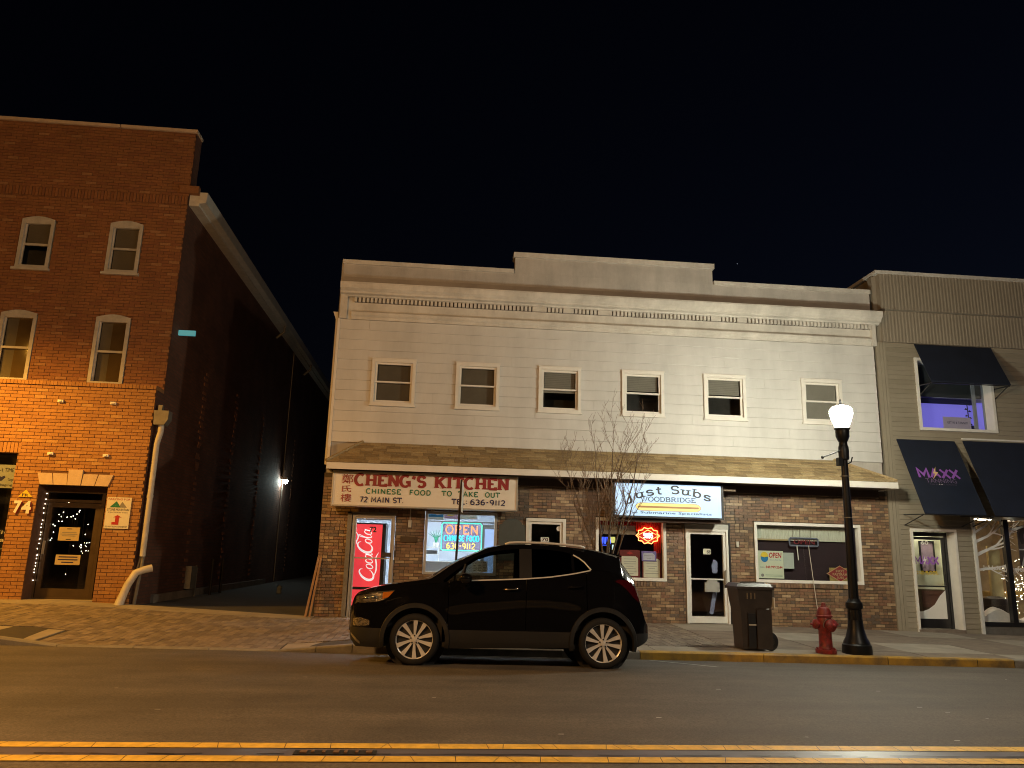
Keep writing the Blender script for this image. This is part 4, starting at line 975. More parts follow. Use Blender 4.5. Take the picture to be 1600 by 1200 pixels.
# --- Chinese kitchen: drinks machine, neon, counter, posters
M['coke_red'] = emit('lit_red_panel', (.95, .055, .065), .88)
M['coke_white'] = emit('lit_white_script', (1, .93, .9), .85)
t = thing('vending_machine', 'tall red lit drinks machine with white script behind the shop door', 'vending machine', (-1.5, 17.9, .13))
mb = MB(); mb.box(-1.86, -1.17, 17.52, 18.2, .13, 2.09); mb.build('cabinet', M['black'], t)
mb = MB(); mb.box(-1.83, -1.25, 17.505, 17.519, .72, 2.06); mb.build('front_panel', M['coke_red'], t)
mb = MB(); mb.box(-1.83, -1.25, 17.505, 17.519, .2, .66); mb.build('lower_panel', M['coke_red'], t)
mb = MB(); mb.box(-1.22, -1.19, 17.49, 17.519, .3, 2.0); mb.build('side_strip', M['ink'], t)
text('numeral', '72', -1.49, -1.34, 1.875, 1.995, 17.03, M['ink'], cd, bold=.03)
# flowing script read from the bottom upwards: (along, across, width)
def script(strokes):
    mb = MB()
    for k, st in enumerate(strokes):
        q = spline(st, 7)
        pts = [(-1.395-(p[1]+.10*p[0])*.118+.03, .84+p[0]*.1185) for p in q]
        mb.ribbon(pts, [p[2]*(.118 if max(w[2] for w in st) > .3 else .10) for p in q], 17.502-.0006*k)
    return mb
cs = [
 [(2.2, 2.0, .06), (2.1, 2.45, .16), (1.6, 2.6, .24), (.8, 2.1, .36), (.25, 1.15, .44), (.4, .3, .38), (1.05, .05, .28), (1.75, .4, .14), (2.0, .75, .06)],
 [(.9, .02, .08), (1.9, -.42, .26), (3.0, -.55, .3), (4.1, -.5, .26), (4.8, -.8, .16), (5.2, -1.1, .05)],
 [(2.85, 1.35, .14), (2.4, 1.1, .22), (2.25, .5, .24), (2.5, .1, .18), (2.9, .4, .22), (3.05, 1.0, .22), (2.85, 1.35, .14)],
 [(3.85, 1.1, .14), (3.75, 1.4, .18), (3.4, 1.15, .24), (3.25, .5, .24), (3.5, .1, .18), (3.95, .45, .08)],
 [(4.75, 1.2, .14), (4.45, 1.4, .18), (4.1, 1.05, .22), (3.98, .4, .22), (4.25, .1, .18), (4.65, .55, .14), (4.85, 1.35, .2), (4.7, .5, .22), (4.85, .1, .18), (5.1, .35, .06)],
 [(7.1, 2.1, .06), (6.9, 2.6, .18), (6.3, 2.7, .26), (5.6, 2.15, .38), (5.15, 1.2, .44), (5.3, .4, .38), (5.9, .08, .28), (6.5, .35, .14), (6.75, .75, .06)],
 [(6.3, 2.7, .06), (7.0, 2.95, .22), (7.9, 2.6, .26), (8.6, 2.8, .16), (9.0, 3.1, .05)],
 [(7.4, 1.35, .14), (6.98, 1.1, .22), (6.85, .5, .24), (7.1, .1, .18), (7.45, .4, .22), (7.6, 1.0, .22), (7.4, 1.35, .14)],
 [(7.75, .8, .06), (8.2, 1.9, .14), (8.4, 2.35, .16), (8.2, 2.5, .16), (7.98, 1.8, .22), (7.85, .6, .24), (8.0, .1, .18), (8.3, .4, .06)],
 [(9.2, 1.2, .14), (8.9, 1.4, .18), (8.55, 1.05, .22), (8.43, .4, .22), (8.7, .1, .18), (9.1, .55, .14), (9.3, 1.35, .2), (9.15, .5, .22), (9.3, .1, .18), (9.6, .4, .06)],
]
script(cs).build('lettering', M['coke_white'], t)
NEON = {'green': emit('neon_green', (.10, .95, .60), 1.5), 'red': emit('neon_red', (1.0, .27, .08), 2.3), 'cyan': emit('neon_cyan', (.04, .75, .95), 1.6), 'yellow': emit('neon_yellow', (1.0, .72, .12), 1.7)}
t = thing('neon_sign', 'neon sign OPEN CHINESE FOOD 636-9112 in a green border', 'neon sign', (.5, 17.3, 1.53))
yb = 17.3
mb = MB(); mb.tube([(.06, yb, 1.56), (.06, yb, 2.10), (.09, yb, 2.135), (.91, yb, 2.135), (.94, yb, 2.10), (.94, yb, 1.58), (.91, yb, 1.545), (.09, yb, 1.545)], .0125, 6, closed=True); mb.build('border_tube', NEON['green'], t)
neon_text('OPEN', .14, .86, 1.90, 2.085, yb, .013).build('lettering', NEON['red'], t)
neon_text('CHINESE FOOD', .11, .885, 1.745, 1.865, yb, .0115).build('lettering', NEON['cyan'], t)
neon_text('636-9112', .17, .80, 1.58, 1.70, yb, .0115).build('lettering', NEON['yellow'], t)
M['neon_back'] = glass('neon_backing', (.8, .72, .8), .04)
mb = MB(); mb.box(.04, .96, yb+.03, yb+.034, 1.525, 2.155); mb.build('backing', M['neon_back'], t)
t = thing('shop_counter', 'white serving counter behind the Chinese shop window', 'counter', (-.1, 18.6, .13))
mb = MB(); mb.box(-1.05, 1.4, 18.5, 19.1, .13, 1.25); mb.build('body', M['white'], t)
mb = MB(); mb.box(-1.1, 1.45, 18.45, 19.15, 1.25, 1.29); mb.build('counter_top', M['alu'], t)
t = thing('glass_display_case', 'wire framed display case on the shop counter', 'display case', (-.1, 18.7, 1.29))
mb = MB()
for x in (-.32, .02):
    for y in (18.55, 18.9): mb.tube([(x, y, 1.29), (x, y, 1.6)], .01, 4)
mb.box(-.33, .03, 18.54, 18.91, 1.6, 1.62); mb.box(-.33, .03, 18.54, 18.91, 1.44, 1.45); mb.build('frame', M['white'], t)
mb = MB(); mb.box(-.28, -.02, 18.6, 18.86, 1.452, 1.54); mb.build('tray', M['grey_ink'], t)
t = plate_thing('menu_board', 'white lit menu board hung high in the Chinese shop window', 'menu board', .42, .84, 2.235, 2.345, 17.45, M['white'])
t = plate_thing('food_poster', 'blue and white poster high in the Chinese shop window', 'poster', -.26, .09, 2.20, 2.345, 17.42, M['white'], .004)
mb = MB(); mb.poly([(x, 17.418, z) for x, z in ((-.25, 2.26), (.08, 2.26), (.08, 2.33), (-.05, 2.30), (-.12, 2.335), (-.25, 2.31))]); mb.build('print', M['blue_ink'], t)
t = plate_thing('food_poster', 'pink and yellow poster beside the lit menu board', 'poster', .10, .40, 2.23, 2.345, 17.43, mat('pink_poster', (.6, .35, .55), .6, var=0), .004)
mb = MB(); mb.poly([(x, 17.428, z) for x, z in ((.16, 2.29), (.3, 2.30), (.36, 2.335), (.2, 2.34))]); mb.build('print', M['yellow_ink'], t)
mb = MB(); mb.box(-2.25, 1.6, 17.6, 17.63, 2.16, 2.185); o = mb.build('curtain_rail', M['alu'], wb)
t = plate_thing('menu_sheet', 'printed menu sheet taped low in the Chinese shop window', 'menu', .74, 1.08, 1.10, 1.33, 17.14, M['white'], .003)
for k in range(6):
    for c in range(3):
        mb = MB(); mb.box(.77+c*.105, .83+c*.105+rnd.uniform(0, .02), 17.137, 17.1385, 1.30-k*.035, 1.312-k*.035); mb.build('lettering', M['grey_ink'], t)
t = thing('fridge', 'pale blue lit fridge door at the right edge of the Chinese shop window', 'fridge', (1.35, 18.0, .13))
mb = MB(); mb.box(1.0, 1.62, 18.2, 18.9, .13, 2.15); mb.build('cabinet', M['alu'], t)
mb = MB(); mb.box(1.06, 1.56, 18.185, 18.199, .3, 2.05); mb.build('door', emit('fridge_glow', (.45, .62, 1.0), .8), t)
t = thing('waving_plant', 'spiky pale houseplant standing on the shop counter', 'plant', (-.05, 18.75, 1.62))
mb = MB(); mb.lathe([(.05, 1.62), (.07, 1.72)], (-.06, 18.75, 0), 10); mb.build('pot', M['white'], t)
for k in range(7):
    a = -1.3+k*.42; mb = MB(); mb.tube([(-.06, 18.75, 1.7), (-.06+.05*math.sin(a), 18.75, 1.85), (-.06+.2*math.sin(a), 18.72, 1.9+.12*math.cos(a))], [.014, .011, .003], 5); mb.build('leaf', M['green_ink'], t)
# --- wall plaque and door numbers
t = thing('wall_plaque', 'dark grey shield shaped plaque with an arched top on the brown brick', 'plaque', (1.58, 16.97, 1.38))
mb = MB(); mb.prism([(1.29, 1.36), (1.87, 1.36), (1.87, 2.10), (1.84, 2.13)]+arc(1.58, 2.13, .22, .12, 0, 180, 8)+[(1.32, 2.13), (1.29, 2.10)], 16.965, 16.995); mb.build('board', mat('plaque_grey', (.07, .08, .075), .6, var=.15, scale=5), t)
mb = MB(); mb.prism([(2.22, 1.78), (2.40, 1.78), (2.40, 1.875), (2.22, 1.875)], 17.022, 17.03); o = mb.build('number_plate', M['white'], d70)
text('numeral', '70', 2.245, 2.385, 1.79, 1.865, 17.02, M['ink'], d70, bold=.02)
mb = MB(); mb.lathe([(.055, 0), (.055, .006)], (2.62, 17.025, 2.07), 16, axis='y'); mb.build('round_sticker', M['white'], d70)
mb = MB(); mb.box(5.865, 6.03, 17.022, 17.03, 1.605, 1.725); mb.build('number_plate', M['cream'], jd)
text('numeral', '68', 5.94, 6.015, 1.62, 1.71, 17.02, M['ink'], jd, bold=.02)
# --- submarine shop window
NEON['orange'] = emit('neon_orange', (1.0, .26, .07), 6); NEON['white'] = emit('neon_white', (1.0, .86, .84), 2.6); NEON['blue'] = emit('neon_blue', (.05, .10, 1.0), 2.6)
t = thing('neon_sign', 'orange neon star around the white neon word SUBS', 'neon sign', (4.665, 17.2, 1.79))
yb = 17.22; cx, cz = 4.665, 1.98
pts = []
for k in range(20):
    a = 2*math.pi*k/20; r = (.25, .205)[k % 2]; pts.append((cx+r*1.08*math.cos(a), yb, cz+r*.74*math.sin(a)))
mb = MB(); mb.tube(pts, .011, 6, closed=True); mb.build('star_tube', NEON['orange'], t)
mb = MB(); mb.tube([(cx-.235, yb-.01, cz), (cx, yb-.01, cz+.125), (cx+.235, yb-.01, cz), (cx, yb-.01, cz-.125)], .008, 6, closed=True); mb.build('diamond_tube', NEON['orange'], t)
mb = MB(); mb.poly([(cx+.22*math.cos(a), yb+.03, cz+.15*math.sin(a)) for a in [2*math.pi*k/24 for k in range(24)]]); mb.build('backing', mat('red_backing', (.35, .02, .015), .5, var=0), t)
neon_text('SUBS', cx-.105, cx+.105, cz-.05, cz+.055, yb-.02, .0125, gap=.1).build('lettering', NEON['white'], t)
for x in (cx-.1, cx+.12):
    mb = MB(); mb.tube([(x, yb, cz+.15), (x, yb, 2.33)], .003, 4); mb.build('chain', M['ink'], t)
M['red_cloth'] = mat('red_curtain', (.7, .05, .045), .8, var=.15, scale=4); M['red_cloth2'] = mat('dark_red_board', (.16, .022, .02), .8, var=.15, scale=4)
mb = MB(); z0 = 2.07
for k in range(26):
    x = 3.5+k*.0565; mb.quad((x, 17.24, z0), (x+.028, 17.27, z0), (x+.028, 17.27, 2.33), (x, 17.24, 2.33)); mb.quad((x+.028, 17.27, z0), (x+.0565, 17.24, z0), (x+.0565, 17.24, 2.33), (x+.028, 17.27, 2.33))
mb.build('valance', M['red_cloth'], wb, )
mb = MB(); mb.box(3.5, 4.38, 17.20, 17.22, 1.99, 2.19); mb.build('half_blind', M['blind'], wb)
mb = MB()
for k in range(4):
    x = 4.80+k*.04; mb.quad((x, 17.24, 1.0), (x+.02, 17.27, 1.0), (x+.02, 17.27, 2.33), (x, 17.24, 2.33)); mb.quad((x+.02, 17.27, 1.0), (x+.04, 17.24, 1.0), (x+.04, 17.24, 2.33), (x+.02, 17.27, 2.33))
mb.build('curtain', M['red_cloth'], wb)
def framed(label, x0, x1, z0, z1, sx0, sx1, sz0, sz1, y, m_frame, m_sheet, name='framed_menu'):
    t = thing(name, label, 'framed menu', ((x0+x1)/2, y, z0))
    mb = MB(); mb.box(x0, x1, y+.006, y+.02, z0, z1); mb.build('back_board', m_frame, t)
    mb = MB(); mb.prism([(sx0, sz0), (sx1, sz0), (sx1, sz1-.04), (sx1-.05, sz1), (sx0+.02, sz1), (sx0, sz1-.02)], y, y+.005); mb.build('sheet', m_sheet, t)
    z = sz1-.06
    while z > sz0+.04:
        w = rnd.uniform(.35, .85)*(sx1-sx0); mb = MB(); mb.box((sx0+sx1-w)/2, (sx0+sx1+w)/2, y-.001, y, z-.005, z+.004); mb.build('lettering', M['grey_ink'], t); z -= .052
    return t
t = framed('dark red framed menu with cream sheet behind the car roof', 4.0, 4.455, 1.05, 1.655, 4.04, 4.41, 1.10, 1.52, 17.13, M['red_cloth2'], M['cream'])
mb = MB(); mb.poly([(4.15, 17.128, 1.585), (4.225, 17.128, 1.555), (4.30, 17.128, 1.585), (4.225, 17.128, 1.625)]); mb.build('emblem', M['red_ink'], t)
framed('dark red framed menu with cream sheet beside the white window post', 4.51, 4.94, 1.05, 1.60, 4.535, 4.905, 1.07, 1.48, 17.132, M['red_cloth2'], M['cream'])
t = framed('small lilac framed poster overlapping the two menus', 4.49, 4.82, 1.42, 1.64, 4.525, 4.785, 1.445, 1.60, 17.11, mat('lilac_frame', (.18, .14, .4), .5, var=0), mat('lilac_sheet', (.5, .5, .62), .6, var=.1, scale=30))
t = thing('neon_sign', 'blue neon letters in the corner of the sub shop window', 'neon sign', (3.69, 17.2, 1.74))
for k in range(3):
    x = 3.62+k*.07; mb = MB(); mb.tube([(x, 17.2, 1.77), (x+.005, 17.2, 1.92), (x+.04, 17.2, 1.92), (x+.045, 17.2, 1.78)], .010, 5); mb.build('tube', NEON['blue'], t)
mb = MB(); mb.tube([(3.62, 17.2, 1.745), (3.8, 17.2, 1.745)], .006, 5); mb.build('tube', NEON['blue'], t)
plate_thing('lit_card', 'yellow lit card beside the blue neon letters', 'sign', 3.81, 3.915, 1.80, 1.93, 17.2, emit('lit_card_yellow', (.8, .78, .22), .7))
plate_thing('lit_card', 'small white lit card below the yellow card', 'sign', 3.845, 3.885, 1.65, 1.76, 17.2, emit('lit_card_white', (.65, .85, .9), .8))
M['cloth_blue'] = mat('pale_blue_cloth', (.28, .30, .48), .8, var=.2, scale=5)
t = thing('hanging_cloth', 'pale blue cloth hanging inside the white shop door', 'apron', (6.05, 17.12, .3))  # pale slanted shape in the door glass, built as a cloth
mb = MB(); mb.poly([(6.0, 17.12, .34), (6.06, 17.12, .32), (6.20, 17.12, .95), (6.13, 17.12, 1.0)]); mb.poly([(6.06, 17.12, .32), (6.1, 17.14, .34), (6.22, 17.14, .95), (6.20, 17.12, .95)]); mb.poly([(6.1, 17.13, 1.2), (6.21, 17.13, 1.2), (6.22, 17.13, 1.45), (6.13, 17.13, 1.5), (6.08, 17.13, 1.35)])
mb.build('cloth', M['cloth_blue'], t)
# --- wide window
M['maroon'] = mat('dark_maroon_drape', (.028, .013, .018), .8, var=.2, scale=3)
mb = MB(); mb.box(7.1, 9.46, 17.22, 17.24, 1.04, 1.97); mb.build('drape', M['maroon'], wb)
mb = MB()
for k in range(38):
    x = 7.09+k*.0625; mb.quad((x, 17.16, 1.96), (x+.031, 17.168, 1.96), (x+.031, 17.168, 2.22), (x, 17.16, 2.22)); mb.quad((x+.031, 17.168, 1.96), (x+.0625, 17.16, 1.96), (x+.0625, 17.16, 2.22), (x+.031, 17.168, 2.22))
mb.build('valance', mat('cream_valance', (.55, .56, .47), .8, var=.06, scale=2), wb)
mb = MB(); mb.box(7.09, 9.46, 17.15, 17.2, 2.222, 2.285); mb.build('valance_rail', M['alu'], wb)
mb = MB(); mb.box(7.1, 7.88, 17.145, 17.15, 1.955, 1.99); mb.build('valance_hem', mat('tan_hem', (.4, .3, .16), .8, var=.1), wb)
t = thing('led_sign', 'unlit OPEN sign with rounded border hanging on chains in the wide window', 'sign', (8.24, 17.12, 1.83))
mb = MB(); mb.tube([(7.93, 17.12, 1.85), (7.91, 17.12, 1.87), (7.91, 17.12, 2.0), (7.93, 17.12, 2.02), (8.56, 17.12, 2.02), (8.58, 17.12, 2.0), (8.58, 17.12, 1.87), (8.56, 17.12, 1.85)], .019, 6, closed=True); mb.build('border', mat('dull_blue_tube', (.17, .19, .26), .35, var=0), t)
text('lettering', 'OPEN', 8.0, 8.5, 1.885, 1.985, 17.12, mat('unlit_red_tube', (.22, .03, .04), .4, var=0), t, bold=.01)
for x in (8.0, 8.16, 8.42):
    mb = MB(); mb.tube([(x, 17.12, 2.03), (x, 17.13, 2.29)], .004, 4); mb.build('chain', M['galv'], t)
mb = MB(); mb.tube([(8.07, 17.1, 1.85), (8.09, 17.1, 1.53)], .012, 6); mb.build('pull_cord', M['white'], t)
t = thing('long_rod', 'thin pale rod leaning against the wide window down to the pavement', 'rod', (8.4, 16.7, .07))
mb = MB(); mb.tube([(8.26, 16.93, 1.86), (8.33, 16.88, .79), (8.38, 16.84, .09)], .008, 6); mb.build('shaft', M['pipe'], t)
t = plate_thing('poster', 'pale OPEN poster with a masked yellow face in the wide window', 'poster', 7.12, 7.73, 1.12, 1.72, 17.085, mat('pale_green_poster', (.62, .66, .52), .6, var=.04), .004)
mb = MB(); mb.poly([(x, 17.083, z) for x, z in arc(7.29, 1.59, .092, .105, 0, 360, 20)[:-1]]); mb.build('face_emblem', M['yellow_ink'], t)
mb = MB(); mb.poly([(x, 17.081, z) for x, z in [(7.205, 1.595), (7.29, 1.575), (7.375, 1.595)]+arc(7.29, 1.56, .085, .09, 0, -180, 10)]); mb.build('mask_emblem', M['blue_ink'], t)
text('lettering', 'OPEN', 7.395, 7.69, 1.565, 1.685, 17.083, M['red_ink'], t, bold=.03, shear=.15)
text('lettering', 'Dine In/Take Out', 7.42, 7.68, 1.51, 1.535, 17.083, M['blue_ink'], t)
text('lettering', 'CALL:', 7.18, 7.29, 1.345, 1.375, 17.083, M['grey_ink'], t, bold=.02)
text('lettering', '848.999.2244', 7.31, 7.70, 1.335, 1.395, 17.083, M['red_ink'], t, bold=.03)
mb = MB(); mb.lathe([(.035, 0), (.035, .002)], (7.23, 17.082, 1.185), 10, axis='y'); mb.build('emblem', M['grey_ink'], t)
for z_ in (1.19, 1.165):
    mb = MB(); mb.box(7.30, 7.69, 17.082, 17.084, z_, z_+.007); mb.build('lettering', M['green_ink'], t)
plate_thing('paper_sheet', 'plain pale sheet of paper right of the masked face poster', 'paper', 7.74, 7.98, 1.34, 1.69, 17.10, mat('pale_grey_sheet', (.45, .5, .47), .6, var=.05), .003)
t = thing('diamond_sign', 'red diamond sign with a gold border in the corner of the wide window', 'sign', (9.05, 17.1, 1.07))
mb = MB(); mb.box(8.81, 9.30, 17.12, 17.13, 1.09, 1.385); mb.build('back_board', mat('gold_board', (.34, .27, .09), .5, var=.25, scale=20), t)
dm = lambda k: [(9.05-.315*k, 1.255), (9.05, 1.255-.18*k), (9.05+.315*k, 1.255), (9.05, 1.255+.18*k)]
mb = MB(); mb.prism(dm(1), 17.10, 17.115); mb.build('border', mat('gold_border', (.5, .3, .16), .5, var=.1), t)
mb = MB(); mb.prism(dm(.9), 17.096, 17.10); mb.build('face', mat('red_diamond', (.27, .03, .035), .5, var=.2, scale=14), t)
text('lettering', 'HOT', 8.95, 9.15, 1.285, 1.345, 17.094, M['tan_paper'], t, bold=.02); text('lettering', 'PASTRAMI', 8.87, 9.23, 1.215, 1.27, 17.094, M['tan_paper'], t, bold=.02); text('lettering', 'SUBS', 8.97, 9.13, 1.15, 1.195, 17.094, M['tan_paper'], t, bold=.02)

# --- tanning shop: recessed door, upper window, corner shop window
yd = 17.30
mb = MB(); frame_parts(mb, 10.72, 11.83, .03, 2.31, .055, 16.955, yd, tb=0); mb.build('door_casing', M['white_paint'], rb)
mb = MB(); frame_parts(mb, 10.78, 11.77, .10, 2.25, .06, yd-.06, yd, tt=.10, tb=.0); mb.build('door_frame', M['black_metal'], rb)
d = MB(); frame_parts(d, 10.845, 11.705, .11, 2.14, .065, yd-.045, yd-.005, tb=.2); md = d.build('door', M['black_metal'], rb)
d = MB(); d.tube([(10.93, yd-.08, 1.03), (11.60, yd-.08, 1.03), (11.64, yd-.08, 1.06), (11.645, yd-.08, 1.3)], .016, 6); d.build('push_bar', M['black_metal'], md)
p = MB(); p.quad((10.91, yd-.02, .31), (11.64, yd-.02, .31), (11.64, yd-.02, 2.075), (10.91, yd-.02, 2.075)); p.build('pane', M['glass'], md)
mb = MB(); mb.box(10.73, 11.82, 16.93, yd+.02, -.02, .10); mb.build('doorstep', M['concrete_b'], rb)
mb = MB(); mb.poly([(x, yd-.025, z) for x, z in ((10.91, .31), (11.64, .31), (11.64, .95), (11.5, .82), (11.35, .62), (11.2, .52), (11.05, .47), (10.91, .46))]); mb.build('snow_decal', M['white'], md)
yl = yd-.03
stroke_text('MAXX', 10.96, 11.54, 1.52, 1.69, yl, .04, gap=.06).build('lettering', M['purple_ink'], md)
mb = MB(); mb.poly([(x, yl-.004, z) for x, z in ((11.20, 1.70), (11.16, 1.59), (11.20, 1.60), (11.15, 1.46), (11.25, 1.64), (11.205, 1.63))]); mb.build('bolt_emblem', M['white'], md)
text('lettering', '2ND FLOOR', 10.98, 11.50, 1.285, 1.37, yl, M['yellow_ink'], md, bold=.03)
text('lettering', '60', 11.14, 11.33, 1.96, 2.05, yl, M['white'], md, bold=.03)
M['bright_wall'] = mat('cream_stair_wall', (.72, .70, .55), .7, var=.05)
room(rb, 10.74, 11.86, yd+.01, 17.66, .1, 2.45, M['bright_wall'], 'stair_hall')
mb = MB(); mb.box(11.0, 11.6, 17.38, 17.5, 2.42, 2.44); mb.build('ceiling_light', emit('stair_light', (1, .95, .72), 24), rb)
t = thing('framed_poster', 'dark framed poster on the wall behind the tanning shop door', 'poster', (11.5, 17.64, 1.3))
mb = MB(); frame_parts(mb, 11.33, 11.70, 1.34, 2.06, .03, 17.62, 17.655); mb.build('frame', M['ink'], t)
mb = MB(); mb.box(11.36, 11.67, 17.64, 17.65, 1.37, 2.03); mb.build('sheet', mat('violet_print', (.4, .28, .36), .6, var=.3, scale=5), t)
t = thing('wooden_cabinet', 'brown cabinet standing in the stair hall behind the tanning shop door', 'cabinet', (11.5, 17.6, .1))
mb = MB(); mb.box(11.2, 11.80, 17.52, 17.65, .1, .95); mb.build('carcass', mat('brown_wood', (.12, .07, .04), .6, var=.2), t)
mb = MB(); mb.box(11.22, 11.78, 17.505, 17.52, .55, .92); mb.build('drawer', mat('red_brown_wood', (.16, .07, .05), .6, var=.2), t)
# upper window
w = MB(); frame_parts(w, 11.19, 13.14, 4.61, 6.37, .065, 16.955, 17.28); win = w.build('window', M['white_paint'], rb)
w = MB(); frame_parts(w, 11.255, 13.075, 4.675, 6.305, .03, 17.24, 17.28); w.box(12.78, 12.86, 17.24, 17.28, 4.70, 6.28); w.build('sash', mat('grey_blue_sash', (.2, .23, .27), .5, var=.1), win)
p = MB(); p.quad((11.28, 17.27, 4.70), (13.05, 17.27, 4.70), (13.05, 17.27, 6.28), (11.28, 17.27, 6.28)); p.build('pane', M['glass'], win)
b = MB(); b.box(11.28, 13.06, 17.31, 17.33, 5.50, 6.3); b.build('roller_shade', mat('dark_roller_shade', (.03, .035, .042), .8, var=.1), win)
M['lav_wall'] = mat('lavender_wall', (.52, .5, .62), .7, var=.04)
room(rb, 11.1, 13.7, 17.3, 17.8, 4.5, 6.6, M['lav_wall'], 'tanning_room')
mb = MB(); mb.box(11.3, 13.5, 17.76, 17.79, 4.6, 5.50); mb.build('violet_glow_panel', emit('violet_room_glow', (.22, .19, .80), .66), rb)  # violet room light put into this back panel as emission
mb = MB(); mb.box(11.3, 13.0, 17.5, 17.53, 5.38, 5.50); mb.build('shade_bar', M['navy_ink'], rb)
t = plate_thing('paper_sign', 'pale lilac paper sign in the corner of the violet lit window', 'sign', 12.05, 12.76, 4.70, 5.03, 17.36, mat('lilac_paper', (.5, .44, .6), .6, var=.06), .004)
text('lettering', 'GET IN & TANNED', 12.15, 12.68, 4.865, 4.92, 17.356, M['navy_ink'], t)
t = thing('leafy_plant', 'dark leafy plant silhouetted at the right of the violet lit window', 'plant', (12.85, 17.55, 4.6))
mb = MB(); mb.lathe([(.10, 4.62), (.14, 4.85)], (12.86, 17.55, 0), 10); mb.build('pot', M['navy_ink'], t)
mb = MB(); mb.tube([(12.86, 17.55, 4.85), (12.84, 17.55, 5.5)], .012, 5); mb.build('stem', M['ink'], t)
for k in range(12):
    z = 4.9+k*.055; a = k*2.1; l = .1; mb = MB(); x, y = 12.85, 17.55; dx, dy_ = math.cos(a)*l, math.sin(a)*l*.5
    mb.poly([(x, y, z), (x+dx*.5-dy_*.3, y+dy_*.5, z+.03), (x+dx, y+dy_, z-.01), (x+dx*.5+dy_*.3, y+dy_*.5, z-.02)]); mb.build('leaf', M['ink'], t)
# awning lettering lies on the slope of the canvas
sl = Vector((0, .82, 1.77)).normalized(); nn = Vector((0, -sl.z, sl.y))
org = Vector((0, 16.16, 2.63))+nn*.006
AX = Matrix(((1, 0, 0, org.x), (0, -nn.y, sl.y, org.y), (0, -nn.z, sl.z, org.z), (0, 0, 0, 1)))
def awn(mb, m, name='lettering'): return mb.build(name, m, aw1, xf=AX)
awn(stroke_text('M', 10.76, 11.04, .885, 1.115, 0, .062), M['purple_ink'])
awn(stroke_text('A', 11.06, 11.30, .895, 1.11, 0, .055), M['purple_ink'])
awn(stroke_text('XX', 11.32, 11.76, .885, 1.11, 0, .055, gap=.08), M['purple_ink'])
mb = MB(); mb.poly([(x, -.006, z) for x, z in ((11.255, 1.18), (11.13, 1.0), (11.18, .99), (11.07, .83), (11.27, 1.03), (11.20, 1.04))]); awn(mb, mat('gold_bolt', (.75, .55, .25), .4, var=0), 'bolt_emblem')
awn(text_mb('TANNING', 10.90, 11.63, .755, .862, 0), mat('dull_purple_ink', (.17, .12, .22), .6, var=0))
awn(text_mb('TAN FOR ALL SEASONS', 10.96, 11.6, .70, .728, 0), mat('dim_purple_ink', (.10, .08, .13), .6, var=0))
mb = MB(); mb.lathe([(.012, 0), (.012, .004)], (11.185, -.01, .712), 8, axis='y'); mb.lathe([(.012, 0), (.012, .004)], (11.24, -.01, .712), 8, axis='y'); awn(mb, M['white_paint'], 'rivet')
# corner shop window
mb = MB(); mb.box(12.225, 12.29, 16.95, 17.08, .0, 2.64); mb.box(12.29, 15.6, 16.955, 17.08, 2.58, 2.64); mb.build('shop_window_casing', M['white_paint'], rb)
mb = MB(); mb.box(13.0, 13.115, 16.96, 17.08, .19, 2.575); mb.box(12.291, 15.6, 16.955, 17.06, .19, .285); mb.box(14.6, 14.7, 16.96, 17.08, .19, 2.575); mb.build('shop_window_frame', M['black_metal'], rb)
mb = MB(); mb.box(12.291, 15.6, 16.97, 17.2, -.1, .187); mb.build('stall_riser', M['galv'], rb)
for a, b in ((12.292, 12.998), (13.117, 14.598)):
    p = MB(); p.quad((a, 17.03, .286), (b, 17.03, .286), (b, 17.03, 2.575), (a, 17.03, 2.575)); p.build('pane', M['glass'], rb)
M['salon_wall'] = mat('salon_wall', (.42, .33, .23), .7, var=.3, scale=1.5)
room(rb, 12.24, 15.7, 17.06, 21, .18, 2.7, M['salon_wall'], 'salon_room')
mb = MB(); mb.box(12.6, 14.4, 18.2, 18.4, 2.64, 2.68); mb.build('ceiling_light', emit('salon_light', (1, .85, .6), 34), rb)
t = thing('branch_decal', 'white bare branches painted across the corner shop window', 'decal', (12.4, 17.02, 1.7))
mb = MB(); 
def branch(p, a, l, w, d):
    q = [p]
    for k in range(5):
        a += rnd.uniform(-.18, .22); p = (p[0]+math.cos(a)*l/5, p[1]+math.sin(a)*l/5); q.append(p)
        if d and k in (1, 2, 3) and rnd.random() < .8: branch(p, a+rnd.choice((-.6, .5)), l*.6, w*.55, d-1)
    q = [(x, min(z, 2.565)) for x, z in q if x < 14.4]
    if len(q) > 1: mb.ribbon(q, [w*(1-.8*i/len(q)) for i in range(len(q))], 17.022-rnd.uniform(0, .004))
branch((12.30, 2.05), .55, .85, .07, 2); branch((12.30, 1.75), .35, .95, .08, 2); branch((12.30, 1.42), .3, .8, .06, 2); branch((12.30, 2.25), .4, 1.5, .05, 2); branch((13.2, 2.35), .2, 1.0, .05, 2)
mb.ribbon([(12.32, .3), (12.33, 1.0), (12.315, 1.6), (12.31, 2.3)], [.06, .05, .06, .04], 17.0215)
tag(mb.build('branches', M['white'], t), kind='stuff')
t = thing('window_lettering', 'white script lettering across the corner shop window', 'lettering', (12.9, 17.02, 1.4))
for s_, a, b in (('JaHair', 12.42, 12.88), ('transform', 12.92, 13.6), ('service', 13.66, 14.2)): text('lettering', s_, a, b, 1.40, 1.53, 17.018, M['white'], t, bold=.02)
M['fake_snow'] = mat('fake_snow', (.72, .66, .64), .9, var=.08, scale=8, bump=.5, bscale=20)
t = thing('snow_drift', 'white artificial snow heaped along the foot of the corner shop window', 'decoration', (13.3, 17.25, .29))
mb = MB(); xs = fr(12.3, 14.58, .08)
